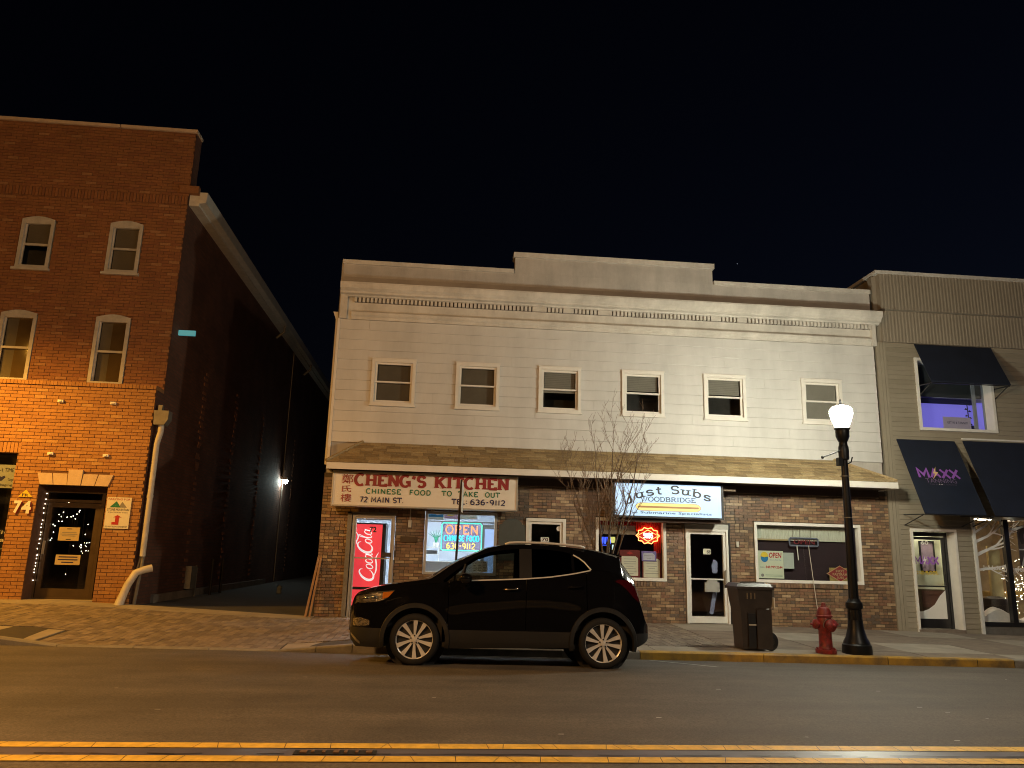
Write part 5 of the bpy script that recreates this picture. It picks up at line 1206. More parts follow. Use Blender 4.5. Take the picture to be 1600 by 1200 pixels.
hs = [.29+.26*abs(math.sin(x*2.3+.4))**.8+.06*math.sin(x*7) for x in xs]
for i in range(len(xs)-1):
    a, b = xs[i], xs[i+1]; mb.quad((a, 17.1, .287), (b, 17.1, .287), (b, 17.13, hs[i+1]*.9), (a, 17.13, hs[i]*.9)); mb.quad((a, 17.13, hs[i]*.9), (b, 17.13, hs[i+1]*.9), (b, 17.28, hs[i+1]), (a, 17.28, hs[i])); mb.quad((a, 17.28, hs[i]), (b, 17.28, hs[i+1]), (b, 17.6, .3), (a, 17.6, .3))
mb.build('drift', M['fake_snow'], t, smooth=True)
t = thing('pillar_panel', 'tan upright panel standing inside the corner shop window', 'panel', (13.1, 17.6, .3))
mb = MB(); mb.box(12.99, 13.28, 17.55, 17.62, .3, 1.98); mb.build('board', mat('tan_panel', (.5, .40, .2), .6, var=.1), t)
t = thing('bench', 'low ochre bench inside the corner shop window', 'bench', (13.0, 17.8, .2))
mb = MB(); mb.box(12.4, 14.4, 17.75, 18.1, .82, .93); mb.build('seat', mat('ochre_wood', (.32, .2, .05), .6, var=.2), t)
for x in (12.5, 14.2):
    mb = MB(); mb.box(x, x+.1, 17.8, 18.05, .2, .82); mb.build('leg', M['ink'], t)
t = thing('wicker_pouf', 'dark round wicker pouf behind the artificial snow', 'pouf', (12.97, 17.5, .45))
mb = MB(); mb.lathe([(.2, .42), (.26, .5), (.27, .65), (.25, .78), (.12, .83)], (12.96, 17.45, 0), 18, lobes=9, amp=.03); mb.build('basket', mat('dark_wicker', (.03, .018, .014), .6, var=.4, scale=40, bump=.8, bscale=60), t, smooth=40)
t = thing('portrait_poster', 'poster with a woman\'s face hanging in the corner shop window', 'poster', (13.9, 17.4, 1.5))
mb = MB(); mb.box(13.66, 14.5, 17.4, 17.41, 1.52, 2.47); mb.build('sheet', mat('brown_print', (.11, .085, .07), .5, var=.2, scale=3), t)
mb = MB(); mb.poly([(x, 17.398, z) for x, z in arc(13.93, 2.17, .15, .23, 0, 360, 20)[:-1]]); mb.build('face_print', mat('skin_print', (.62, .42, .34), .5, var=.06, scale=3), t)
mb = MB(); mb.ribbon(arc(13.95, 2.2, .19, .26, 20, 215, 14), .11, 17.396); mb.build('hair_print', mat('hair_print', (.05, .03, .02), .5, var=.2), t)
mb = MB(); mb.poly([(x, 17.395, z) for x, z in arc(13.93, 2.04, .045, .017, 0, 360, 10)[:-1]]); mb.build('lips_print', M['red_ink'], t)
mb = MB()
for x in (13.865, 13.985): mb.poly([(x+a, 17.395, 2.215+b) for a, b in arc(0, 0, .028, .011, 0, 360, 8)[:-1]])
mb.ribbon([(13.93, 2.2), (13.915, 2.12), (13.94, 2.105)], .012, 17.3945); mb.build('eye_print', M['ink'], t)
mb = MB(); mb.poly([(x, 17.397, z) for x, z in ((13.68, 1.54), (14.2, 1.54), (14.1, 1.75), (13.9, 1.84), (13.78, 1.8))]); mb.build('shoulder_print', M['white'], t)
mb = MB(); mb.box(13.66, 14.5, 17.396, 17.3985, 1.90, 1.93); mb.build('stripe_print', M['white'], t)
t = thing('string_lights', 'cluster of warm fairy lights low in the corner shop window', 'string lights', (13.5, 17.4, .6))
mb = MB()
for k in range(110):
    x, z = rnd.gauss(13.55, .22), rnd.gauss(1.0, .28)
    if .45 < z < 1.75 and 12.9 < x < 14.4: mb.lathe([(.001, -.01), (.011, 0), (.001, .01)], (x, 17.35+rnd.uniform(0, .3), z), 5)
tag(mb.build('bulb', M['bulb'], t), kind='stuff')

# ================================================================== street furniture
# lamp post
LX, LY = 7.08, 12.98; LZ = zs(LX, LY)
M['lamp_black'] = mat('lamp_black_paint', (.007, .007, .008), .4, var=.2, scale=9, spec=.3)
M['lamp_glow'] = emit('lamp_globe_glow', (.98, .97, .78), 450)
t = thing('street_lamp', 'lit black ornamental street lamp with a glowing globe beside the hydrant', 'street lamp', (LX, LY, LZ))
mb = MB(); b = LZ-.01
mb.lathe([(.235, b), (.24, b+.06), (.235, b+.15), (.215, b+.17), (.21, b+.2), (.17, b+.27), (.13, b+.42), (.115, b+.55)], (LX, LY, 0), 32); mb.build('base', M['lamp_black'], t, smooth=35)
mb = MB(); mb.lathe([(.12, b+.40), (.112, b+.55), (.104, b+.72)], (LX, LY, 0), 48, lobes=12, amp=.05)
mb.lathe([(.105, b+.72), (.135, b+.74), (.14, b+.78), (.135, b+.83), (.105, b+.86), (.085, b+.9)], (LX, LY, 0), 32); mb.build('collar', M['lamp_black'], t, smooth=35)
mb = MB(); mb.lathe([(.078, b+.88), (.072, b+1.6), (.062, b+2.5), (.054, b+3.28)], (LX, LY, 0), 48, lobes=12, amp=.045); mb.build('shaft', M['lamp_black'], t, smooth=35)
mb = MB()
for z in (b+2.97, b+2.25): mb.lathe([(.07, z), (.07, z+.018)], (LX, LY, 0), 20); mb.box(LX-.09, LX-.06, LY-.02, LY+.0, z, z+.018)
mb.build('steel_band', M['galv'], t)
mb = MB(); mb.lathe([(.06, b+3.26), (.085, b+3.28), (.09, b+3.42), (.085, b+3.5), (.075, b+3.52), (.07, b+3.58), (.09, b+3.62), (.115, b+3.68), (.12, b+3.78), (.115, b+3.8), (.135, b+3.815), (.135, b+3.835), (.10, b+3.84)], (LX, LY, 0), 28); mb.box(LX-.13, LX-.05, LY-.06, LY+.04, b+3.16, b+3.3); mb.build('lamp_holder', M['lamp_black'], t, smooth=35)
mb = MB(); mb.tube([(LX-.06, LY-.02, b+3.43), (LX-.40, LY-.03, b+3.30)], .012, 6); mb.lathe([(.001, -.03), (.026, -.015), (.026, .015), (.001, .03)], (LX-.41, LY-.03, b+3.295), 8); mb.tube([(LX+.05, LY-.03, b+3.2), (LX+.11, LY-.03, b+3.23), (LX+.14, LY-.03, b+3.32)], .012, 6); mb.build('banner_arm', M['lamp_black'], t)
mb = MB(); g0 = b+3.836; mb.lathe([(.095, g0), (.12, g0+.03), (.165, g0+.15), (.195, g0+.26), (.19, g0+.33), (.14, g0+.385), (.06, g0+.41)], (LX, LY, 0), 28); globe = mb.build('globe', M['lamp_glow'], t, smooth=50)
mb = MB(); mb.lathe([(.06, g0+.41), (.05, g0+.43), (.02, g0+.45), (.022, g0+.48), (.006, g0+.53)], (LX, LY, 0), 12); mb.build('finial', M['lamp_black'], t, smooth=35)

# hydrant
HX, HY = 6.52, 12.95; hz = zs(HX, HY)
M['hyd'] = mat('hydrant_red', (.30, .024, .02), .45, var=.25, var2=(.10, .02, .018), scale=14, bump=.2, bscale=60)
M['hyd2'] = mat('hydrant_bonnet_red', (.20, .024, .021), .5, var=.25, scale=12, bump=.2, bscale=60)
t = thing('fire_hydrant', 'red fire hydrant on the yellow kerb left of the lamp post', 'hydrant', (HX, HY, hz))
mb = MB(); mb.lathe([(.165, hz-.01), (.17, hz+.05), (.16, hz+.065), (.12, hz+.07), (.108, hz+.1), (.102, hz+.35), (.115, hz+.37), (.12, hz+.55), (.11, hz+.575)], (HX, HY, 0), 24); mb.build('barrel', M['hyd'], t, smooth=35)
mb = MB(); mb.lathe([(.135, hz+.575), (.14, hz+.60), (.12, hz+.61), (.115, hz+.66), (.09, hz+.72), (.05, hz+.745), (.05, hz+.755), (.04, hz+.76), (.032, hz+.80), (.012, hz+.815)], (HX, HY, 0), 24)
for k in range(6):
    a = k*math.pi/3+.2; mb.tube([(HX+.105*math.cos(a), HY+.105*math.sin(a), hz+.61), (HX+.075*math.cos(a), HY+.075*math.sin(a), hz+.73)], .012, 5)
mb.build('bonnet', M['hyd2'], t, smooth=35)
def cap(ax, sgn, c, r, name):
    d = Vector(ax)*sgn; c = Vector(c); mb = MB()
    pr = [(r*.8, 0), (r*.8, .05), (r*1.05, .055), (r*1.1, .09), (r*.85, .115), (r*.4, .13), (r*.28, .135), (r*.25, .165), (r*.1, .175)]
    mb.tube([tuple(c+d*h) for q, h in pr], [q for q, h in pr], 18); return mb.build(name, M['hyd'], t, smooth=35)
cap((1, 0, 0), 1, (HX+.075, HY, hz+.46), .075, 'hose_cap'); cap((1, 0, 0), -1, (HX-.075, HY, hz+.46), .075, 'hose_cap')
cap(Vector((.3, -1, 0)).normalized(), 1, (HX+.02, HY-.07, hz+.45), .095, 'pumper_cap')
mb = MB(); mb.tube([(HX+.02-.1*math.cos(a), HY-.125, hz+.45+.1*math.sin(a)) for a in [.2+k*.3 for k in range(-2, 8)]], .006, 5); mb.build('cap_chain', M['galv'], t)
mb = MB()
for k in range(8):
    a = k*math.pi/4; mb.lathe([(.016, hz+.06), (.016, hz+.085)], (HX+.142*math.cos(a), HY+.142*math.sin(a), 0), 6)
mb.build('flange_bolt', M['hyd2'], t)

# wheeled bin
bx, by = 5.0, 12.93; bz = zs(5.3, 13.1)
M['bin'] = mat('brown_plastic', (.036, .026, .02), .5, var=.3, scale=4, bump=.08, bscale=80); M['bin_lid'] = mat('dark_lid_plastic', (.035, .028, .022), .3, var=.12, scale=6)
t = thing('wheelie_bin', 'brown wheeled rubbish bin with its black lid shut by the yellow kerb', 'rubbish bin', (5.3, 13.1, bz))
y0, y1 = by, by+.58
mb = MB()
def ring(xa, xb, ya, yb, z): return [(xa, ya, z), (xb, ya, z), (xb, yb, z), (xa, yb, z)]
L = [ring(bx+.03, bx+.53, y0+.06, y1-.06, bz+.02), ring(bx+.0, bx+.58, y0+.03, y1-.03, bz+.62), ring(bx-.035, bx+.62, y0+.015, y1-.015, bz+.79), ring(bx-.06, bx+.64, y0, y1, bz+1.0)]
for A, B in zip(L, L[1:]): mb.hexa(A+B, skip=(0, 1))
mb.poly(L[0][::-1]); mb.build('tub', M['bin'], t)
mb = MB(); mb.box(bx-.095, bx+.67, y0-.03, y1+.03, bz+.985, bz+1.03); mb.build('rim', M['bin'], t)
mb = MB(); mb.hexa(ring(bx-.09, bx+.64, y0-.025, y1+.025, bz+1.031)+ring(bx-.04, bx+.6, y0+.03, y1-.03, bz+1.085)); mb.tube([(bx+.02, y0+.06, bz+1.085), (bx+.5, y0+.06, bz+1.085)], .022, 6); mb.build('lid', M['bin_lid'], t)
mb = MB()
for yy in (y0+.06, y1-.12): mb.box(bx+.60, bx+.70, yy, yy+.06, bz+.74, bz+1.07)
mb.tube([(bx+.72, y0+.05, bz+1.05), (bx+.72, y1-.05, bz+1.05)], .022, 8); mb.build('handle', mat('worn_plastic', (.14, .115, .09), .5, var=.3, scale=14), t)
mb = MB(); mb.box(bx+.30, bx+.60, y0-.012, y0+.1, bz+.03, bz+.66); mb.hexa([(bx+.30, y0-.012, bz+.66), (bx+.6, y0-.012, bz+.66), (bx+.6, y0+.08, bz+.66), (bx+.3, y0+.08, bz+.66), (bx+.36, y0+.05, bz+.71), (bx+.6, y0+.05, bz+.71), (bx+.6, y0+.08, bz+.71), (bx+.36, y0+.08, bz+.71)]); mb.build('wheel_housing', M['bin'], t)
mb = MB(); mb.box(bx+.13, bx+.28, y0+.008, y0+.03, bz+.05, bz+.6); mb.build('grip_recess', M['black'], t)
mb = MB(); mb.box(bx+.14, bx+.285, y0-.014, y0+.012, bz+.405, bz+.425); mb.build('grip_bar', M['pipe'], t)
mb = MB(); 
for k in range(3): mb.box(bx+.11+k*.075, bx+.135+k*.075, y0-.012, y0-.004, bz+.83, bz+.93)
mb.build('embossed_mark', mat('light_mark', (.16, .12, .07), .6, var=.3, scale=30), t)
mb = MB(); mb.box(bx+.645, bx+.665, y0-.033, y0+.05, bz+.70, bz+.86); mb.build('sticker', M['white_paint'], t)
for yy in (y0+.02, y1-.09):
    mb = MB(); mb.lathe([(.135, -.03), (.15, -.02), (.15, .02), (.135, .03), (.05, .032)], (bx+.575, yy+.03, bz+.15), 24, axis='y'); w = mb.build('wheel', M['black'], t, smooth=35)
    mb = MB(); mb.lathe([(.07, -.034), (.06, -.04), (.02, -.042)], (bx+.575, yy+.03, bz+.15), 16, axis='y'); mb.build('hub', M['bin'], w)

t.scale = (.86, .85, 1); t.location.x += .05
# parking sign post seen edge-on
PX, PY = .26, 12.98; pz = zs(PX, PY)
t = thing('sign_post', 'thin steel signpost with an edge-on sign in front of the kitchen sign', 'sign post', (PX, PY, pz))
mb = MB(); mb.prism([(PX-.025, pz-.02), (PX+.02, pz-.02), (PX+.095, 2.68), (PX+.06, 2.68)], PY, PY+.02); mb.prism([(PX-.025, pz-.02), (PX-.012, pz-.02), (PX+.072, 2.68), (PX+.06, 2.68)], PY-.03, PY); mb.build('post', mat('rusty_post', (.06, .045, .036), .6, var=.3, scale=10), t)
pl_ = MB(); c0 = Vector((PX+.10, PY-.03, 0)); a = rad(83); dv = Vector((math.cos(a), math.sin(a), 0))
def sp(u, z, o=0): 
    q = c0+dv*u+Vector((dv.y, -dv.x, 0))*o; return (q.x, q.y, z)
pl_.hexa([sp(-.15, 2.14), sp(.15, 2.14), sp(.15, 2.14, .004), sp(-.15, 2.14, .004), sp(-.15, 2.64), sp(.15, 2.64), sp(.15, 2.64, .004), sp(-.15, 2.64, .004)]); pl_.build('sign_plate', M['white_paint'], t)

# timber boards leaning at the corner
for k, (xa, xb, w, lab) in enumerate(((-2.66, -2.50, .045, 'left of two weathered boards leaning at the dark alley corner'), (-2.575, -2.45, .04, 'right of two weathered boards leaning at the dark alley corner'))):
    zb = wallz(-2.6)
    t = thing('timber_board', lab, 'timber board', (xa, 16.8, zb), 'boards leaning at the alley corner')
    mb = MB(); mb.hexa([(xa-w/2, 16.78, zb), (xa+w/2, 16.78, zb), (xa+w/2, 16.86, zb), (xa-w/2, 16.86, zb), (xb-w/2, 16.94, 1.34), (xb+w/2, 16.94, 1.34), (xb+w/2, 16.985, 1.34), (xb-w/2, 16.985, 1.34)]); mb.build('board', M['wood'], t)

# alley: flood light on the wall, posts, pipe stub, lantern on the white building
t = thing('wall_light', 'small glaring flood light high on the dark alley wall', 'wall light', (-6.1, 30.9, 4.0))
mb = MB(); mb.box(-6.245, -6.0, 30.8, 31.0, 4.14, 4.22); mb.build('housing', M['galv'], t)
mb = MB(); mb.lathe([(.03, 3.98), (.08, 4.02), (.09, 4.09), (.06, 4.135)], (-6.07, 30.9, 0), 12); mb.build('bulb', emit('alley_bulb', (.80, .97, .90), 200), t)
for k, (y, lab) in enumerate(((21.9, 'nearer dark steel post against the alley wall'), (22.9, 'farther dark steel post against the alley wall'))):
    t = thing('steel_post', lab, 'post', (-6.0, y, .2), 'steel posts in the alley')
    mb = MB(); mb.tube([(-6.02, y, .18), (-6.02, y, 1.15)], .04, 8); mb.lathe([(.06, 1.15), (.05, 1.18)], (-6.02, y, 0), 8); mb.build('tube', M['black_metal'], t)
t = thing('pipe_stub', 'short white pipe stub sticking out of the alley ground', 'pipe', (-4.62, 24, .2))
mb = MB(); mb.tube([(-4.62, 24, .15), (-4.62, 24, .36), (-4.57, 24, .41)], .07, 8); mb.build('stub', emit('dull_white_stub', (.4, .45, .45), .0), t, smooth=40)
t = thing('wall_lantern', 'small lantern sticking out from the alley side of the white building', 'wall light', (-2.7, 20, 2.2))
mb = MB(); mb.box(-2.86, -2.51, 19.95, 20.1, 2.42, 2.48); mb.prism([(-2.86, 2.25), (-2.74, 2.25), (-2.72, 2.42), (-2.88, 2.42)], 19.95, 20.1); mb.build('shade', emit('dim_lantern', (.25, .6, .6), .5), t)
mb = MB(); mb.box(-2.6, -2.54, 18.6, 18.66, .6, 2.1); mb.build('flank_pipe', M['pipe'], wb)
t = thing('wall_box', 'small white box on the dark flank wall beside the drain pipe', 'meter box', (-6.2, 20.5, .3))
mb = MB(); mb.box(-6.245, -6.1, 20.4, 20.8, .45, 1.0); mb.tube([(-6.12, 20.9, .25), (-6.12, 20.9, .95), (-6.12, 20.82, 1.0)], .02, 6); mb.build('box', M['galv'], t)
# bare street tree
TX, TY = 2.90, 13.45; tz = zs(TX, TY)
tree = thing('bare_tree', 'bare leafless street tree with many thin stems behind the car', 'tree', (TX, TY, tz))
trunk = MB(); twigs = MB(); tr = random.Random(23)
trunk.tube([(TX, TY, tz-.05), (TX, TY, tz+.12), (TX-.01, TY, .7), (TX, TY, 1.0)], [.085, .065, .055, .06], 8)
def grow(p, d, l, r, lev):
    n = 5; pts = [p]; rr = [r]
    for k in range(n):
        d = (d+Vector((tr.uniform(-.13, .13), tr.uniform(-.13, .13), tr.uniform(-.0, .15)))).normalized(); p = p+d*(l/n); pts.append(p); rr.append(r*(1-.72*(k+1)/n))
        if lev < 3 and (k >= 1 or lev > 0):
            for _ in range(2 if lev < 1 or tr.random() < .25 else 1):
                if tr.random() < (.9 if lev < 2 else .62):
                    a = tr.uniform(0, 2*math.pi); out = Vector((math.cos(a), math.sin(a)*.8, 0)); nd = (d*.9+out*tr.uniform(.4, .8)+Vector((0, 0, .15))).normalized()
                    grow(p, nd, l*tr.uniform(.28, .48) if lev else l*tr.uniform(.22, .36), rr[-1]*.55+.001, lev+1)
    (trunk if lev == 0 else twigs).tube(pts, [max(.0022, q) for q in rr], 6 if lev == 0 else 4, caps=False)
for (dx, dy, l, r) in ((-.26, .05, 2.3, .026), (-.14, -.12, 2.5, .028), (-.02, .1, 2.75, .034), (.04, -.1, 2.6, .03), (.10, .06, 2.8, .03), (.2, .0, 2.2, .02), (-.2, .12, 2.1, .018), (-.38, -.05, 1.9, .017)):
    st = Vector((TX+dx*.12, TY+dy*.1, .96)); grow(st, Vector((dx*1.35, dy, 1)).normalized(), l*.88, r*.72, 0)
trunk.build('trunk', M['bark'], tree, smooth=True)
tag(twigs.build('twigs', M['twig'], tree, smooth=True), kind='stuff')
# a bright point in the sky above the roofs
t = thing('star', 'single faint star just above the white parapet', 'star', (118, 290, 0))
mb = MB(); sp_ = Vector((6.90, 17, 8.51-1.457))*(700/17); mb.lathe([(.01, -.32), (.3, 0), (.01, .32)], (sp_.x, sp_.y, sp_.z+1.457), 8); t.location = (sp_.x, sp_.y, sp_.z); W[t] = sp_
mb.build('point', emit('starlight', (.8, .85, 1), .8), t)

# ================================================================== parked car (built nose at -u, near side at -v)
car = thing('parked_car', 'black compact crossover parked facing left in front of the shops', 'car', (0, 0, 0))
def carpaint():
    m = mat('black_car_paint', (.0045, .0045, .0055), .25, var=0, coat=1.0, spec=.02); return m
C = {'paint': carpaint(), 'clad': mat('dark_cladding', (.015, .0145, .0145), .55, var=.12, scale=9, bump=.06, bscale=120), 'glass': glass('car_glass', (.42, .46, .46), .07), 'privacy': glass('privacy_glass', (.03, .03, .033), .06),
     'chrome': mat('chrome', (.62, .6, .57), .16, metal=1, var=0), 'alloy': mat('machined_alloy', (.78, .77, .75), .32, metal=.25, var=.05, scale=20), 'tyre': mat('tyre_rubber', (.008, .0075, .0075), .8, var=.15, scale=20), 'pocket': mat('dark_pocket', (.02, .02, .021), .5, var=0),
     'int': mat('car_interior', (.022, .02, .02), .8, var=0), 'red': mat('tail_lamp_red', (.055, .003, .006), .12, var=.3, scale=12, coat=1), 'amber': mat('amber_lens', (.55, .16, .012), .2, var=.1, scale=30, coat=1), 'refl': mat('lamp_reflector', (.55, .5, .42), .18, metal=.9, var=.3, scale=22, bump=.6, bscale=26)}
zb0 = [(-.92, .38), (-.89, .31), (-.80, .22), (-.5, .215), (.5, .225), (2.1, .262), (2.95, .276), (3.05, .29), (3.2, .36), (3.245, .44)]
wid = [(-.92, .50), (-.905, .58), (-.87, .66), (-.79, .745), (-.64, .81), (-.42, .86), (-.1, .885), (2.3, .885), (2.7, .875), (2.9, .85), (3.05, .80), (3.15, .735), (3.22, .63), (3.245, .52)]
zrl = [(-.92, .79), (-.895, .86), (-.83, .925), (-.65, .985), (-.49, 1.02), (-.22, 1.067), (.04, 1.105), (.13, 1.12), (.2, 1.145), (.30, 1.205), (.415, 1.29), (.55, 1.375), (.663, 1.43), (.8, 1.495), (.934, 1.565), (1.15, 1.615), (1.4, 1.632), (1.75, 1.631), (2.1, 1.614), (2.4, 1.588), (2.6, 1.56), (2.80, 1.512), (2.835, 1.495), (2.86, 1.42), (2.95, 1.285), (3.02, 1.18), (3.06, 1.06), (3.11, .90), (3.16, .72), (3.20, .64), (3.245, .58)]
crown = [(-.92, .03), (-.5, .03), (.04, .035), (.13, .045), (.3, .085), (.5, .068), (.8, .045), (1.1, .03), (1.6, .025), (2.4, .022), (2.8, .015), (2.86, .02), (3.245, .008)]
yrl = [(-.92, .42), (-.8, .6), (-.5, .72), (-.1, .765), (.1, .76), (.3, .735), (.66, .68), (1.0, .625), (1.3, .605), (2.0, .60), (2.5, .585), (2.8, .56), (2.86, .60), (3.02, .68), (3.11, .69), (3.2, .6), (3.245, .48)]
zwb = [(-.92, .72), (-.6, .92), (-.2, 1.01), (.1, 1.05), (.30, 1.07), (.53, 1.109), (1.12, 1.14), (1.456, 1.157), (1.83, 1.192), (2.15, 1.243), (2.39, 1.295), (2.6, 1.285), (2.8, 1.24), (2.95, 1.13), (3.02, 1.06), (3.11, .82), (3.16, .65), (3.245, .52)]
zwt = [(.30, 1.075), (.36, 1.115), (.45, 1.19), (.67, 1.36), (.8, 1.445), (1.0, 1.515), (1.2, 1.55), (1.45, 1.572), (1.75, 1.572), (2.0, 1.55), (2.16, 1.512), (2.24, 1.455), (2.31, 1.40), (2.39, 1.297)]
prof = [(.2, .93), (.3, .975), (.45, .998), (.62, 1.0), (.8, .99), (.95, .972), (1.1, .948), (1.3, .93)]
crs = [(-.3, .74), (.3, .755), (.8, .835), (1.4, .89), (1.8, .90), (2.1, .875), (2.35, .81), (3.2, .8)]
AR = .415; WC = (0., 2.558); WZ = .33
def Wd(u): return interp(wid, u)
def sideY(u, z):
    y = Wd(u)*interp(prof, z)
    k = max(0, min(1, (u-.25)/.25))*max(0, min(1, (2.45-u)/.25)); zc = interp(crs, u)
    y += k*(.016*math.exp(-((z-zc)/.055)**2)-.014*math.exp(-((z-zc+.16)/.10)**2))
    for c in WC:    # flared arches
        d = math.hypot(u-c, z-WZ); y += .012*math.exp(-((d-.46)/.09)**2)
    zz = interp(zwb, u)
    return y
def zlow(u):
    z = interp(zb0, u)
    for c in WC:
        if abs(u-c) < AR: z = max(z, WZ+math.sqrt(AR*AR-(u-c)**2))
    return z
us = set(fr(-.92, 3.245, .04))|{-.92, -.905, -.89, -.87, .36, 1.40, 1.575, 2.13, 2.17, 2.39, .30, .43, .44, 1.49, 1.50, 2.33, 2.34, .13, .20, 1.08, 1.12, 2.80, 2.815, 2.835, 2.86, 3.02, 3.05, 3.22}
for c in WC:
    for k in range(0, 25): us.add(c+AR*math.cos(math.pi*k/24))
    us.add(c-AR-.002); us.add(c+AR+.002)
us = sorted(us); us = [u for i, u in enumerate(us) if i == 0 or u-us[i-1] > .0008]
NC, NS, NG, NR, NT = 5, 14, 4, 3, 8
def section(u):
    zl = zlow(u); zr = interp(zrl, u); wb_ = min(interp(zwb, u), zr-.02); wt = min(interp(zwt, u), zr-.015) if .30 <= u <= 2.39 else wb_+.004
    wt = max(wt, wb_+.003); zc = max(zl+.0005, min(.465, wb_-.02)); pts = []
    for i in range(NC): pts.append(zl+(zc-zl)*i/NC)
    for i in range(NS): pts.append(zc+(wb_-zc)*i/NS)
    P = [(sideY(u, z), z) for z in pts]
    yb = sideY(u, wb_); yr = min(interp(yrl, u), yb-.01)
    for i in range(NG): z = wb_+(wt-wb_)*i/NG; P.append((yb+(yr-yb)*((z-wb_)/(zr-wb_))**1.12, z))
    for i in range(NR): z = wt+(zr-wt)*i/NR; P.append((yb+(yr-yb)*((z-wb_)/(zr-wb_))**1.12, z))
    cr = interp(crown, u)
    for i in range(NT+1): s = 1-i/NT; P.append((yr*s, zr+cr*(1-s*s)))
    return P
SEC = [section(u) for u in us]
parts = {}
def part(n):
    return parts.setdefault(n, MB())
i_s0, i_b, i_g, i_r, i_t = NC, NC+NS, NC+NS+NG, NC+NS+NG+NR, NC+NS+NG+NR+NT
for a in range(len(us)-1):
    um = (us[a]+us[a+1])/2
    for j in range(len(SEC[a])-1):
        q = [(us[a], *SEC[a][j]), (us[a+1], *SEC[a+1][j]), (us[a+1], *SEC[a+1][j+1]), (us[a], *SEC[a][j+1])]
        if abs(q[0][2]-q[3][2])+abs(q[1][2]-q[2][2])+abs(q[0][1]-q[3][1])+abs(q[1][1]-q[2][1]) < .004: continue
        for sd in (-1, 1):
            tag_ = {-1: 'near', 1: 'far'}[sd]
            if j < i_s0: nm = 'cladding_'+tag_
            elif j < i_b:
                if .43 < um < .44 or 1.49 < um < 1.50 or 2.33 < um < 2.34: continue
                nm = 'front_door_'+tag_ if .44 <= um <= 1.49 else ('rear_door_'+tag_ if 1.50 <= um <= 2.33 else ('front_wing_'+tag_ if um < .43 else 'body'))
            elif j < i_g:
                if .36 < um < 1.40: nm = 'front_window_'+tag_
                elif 1.575 < um < 2.13: nm = 'rear_window_'+tag_
                elif 2.17 < um < 2.39: nm = 'quarter_window_'+tag_
                else: nm = 'body' if not 1.40 <= um <= 1.575 else 'pillar_'+tag_
            elif j < i_r: nm = 'body'
            else:
                inner = j > i_r
                if .20 < um < 1.08 and inner: nm = 'windscreen'
                elif 2.86 < um < 3.02 and inner: nm = 'rear_screen'
                elif um < .13: nm = 'bonnet'
                else: nm = 'body'
            p = part(nm); f = [(u, sd*y, z) for (u, y, z) in q]
            if sd > 0: f = f[::-1]
            p.quad(*f)
for e, u in ((0, us[0]), (-1, us[-1])):
    s = SEC[e]; n_ = len(s)
    for j in range(n_-1): 
        f = [(u, -s[j][0], s[j][1]), (u, s[j][0], s[j][1]), (u, s[j+1][0], s[j+1][1]), (u, -s[j+1][0], s[j+1][1])]
        part('front_bumper' if e == 0 else 'body').quad(*(f if e else f[::-1]))
carob = {}
for nm, mb in parts.items():
    base = nm.rsplit('_', 1)[0] if nm.endswith(('near', 'far')) else nm
    m = C['clad'] if base == 'cladding' else (C['glass'] if base in ('front_window', 'windscreen') else (C['privacy'] if base in ('rear_window', 'quarter_window', 'rear_screen') else (M['black'] if base == 'pillar' else C['paint'])))
    base = {'rear_window': 'side_window', 'front_window': 'side_window', 'front_door': 'door', 'rear_door': 'door', 'front_wing': 'wing', 'pillar': 'door_pillar'}.get(base, base)
    carob[nm] = mb.build(base, m, car, smooth=50 if 'window' not in nm else True, merge=True)
# cabin and underbody
mb = MB(); mb.box(.36, 2.5, -.78, .78, .24, .30); mb.box(-.78, -.44, -.6, .6, .24, .85); mb.box(-.44, .36, -.62, .62, .24, .98); mb.box(.30, .36, -.80, .80, .3, 1.04); mb.box(2.12, 3.0, -.62, .62, .26, 1.15); mb.box(2.98, 3.1, -.7, .7, .4, .85); mb.build('underbody', C['int'], car)
mb = MB()
for sd in (-1, 1): mb.box(.45, 2.12, sd*.80-.02, sd*.80+.02, .3, 1.0)
mb.build('door_lining', C['int'], car)
mb = MB(); mb.box(.36, .75, -.74, .74, .85, 1.05); mb.build('dashboard', C['int'], car)
for (ua, v0) in ((1.15, -.58), (1.15, .12)):
    mb = MB(); mb.hexa([(ua-.25, v0, .48), (ua+.3, v0, .48), (ua+.3, v0+.46, .48), (ua-.25, v0+.46, .48), (ua-.27, v0+.03, .66), (ua+.3, v0+.03, .62), (ua+.3, v0+.43, .62), (ua-.27, v0+.43, .66)])
    mb.hexa([(ua+.2, v0+.02, .6), (ua+.36, v0+.02, .6), (ua+.36, v0+.44, .6), (ua+.2, v0+.44, .6), (ua+.4, v0+.06, 1.18), (ua+.5, v0+.06, 1.18), (ua+.5, v0+.40, 1.18), (ua+.4, v0+.40, 1.18)])
    mb.box(ua+.42, ua+.52, v0+.11, v0+.35, 1.22, 1.40); mb.tube([(ua+.47, v0+.17, 1.1), (ua+.47, v0+.17, 1.25)], .01, 5); mb.tube([(ua+.47, v0+.29, 1.1), (ua+.47, v0+.29, 1.25)], .01, 5); mb.build('seat', C['int'], car)
mb = MB(); mb.hexa([(1.85, -.6, .5), (2.2, -.6, .5), (2.2, .6, .5), (1.85, .6, .5), (1.85, -.6, .64), (2.2, -.6, .64), (2.2, .6, .64), (1.85, .6, .64)]); mb.hexa([(2.1, -.6, .6), (2.2, -.6, .6), (2.2, .6, .6), (2.1, .6, .6), (2.28, -.55, 1.12), (2.36, -.55, 1.12), (2.36, .55, 1.12), (2.28, .55, 1.12)]); mb.build('rear_seat', C['int'], car)
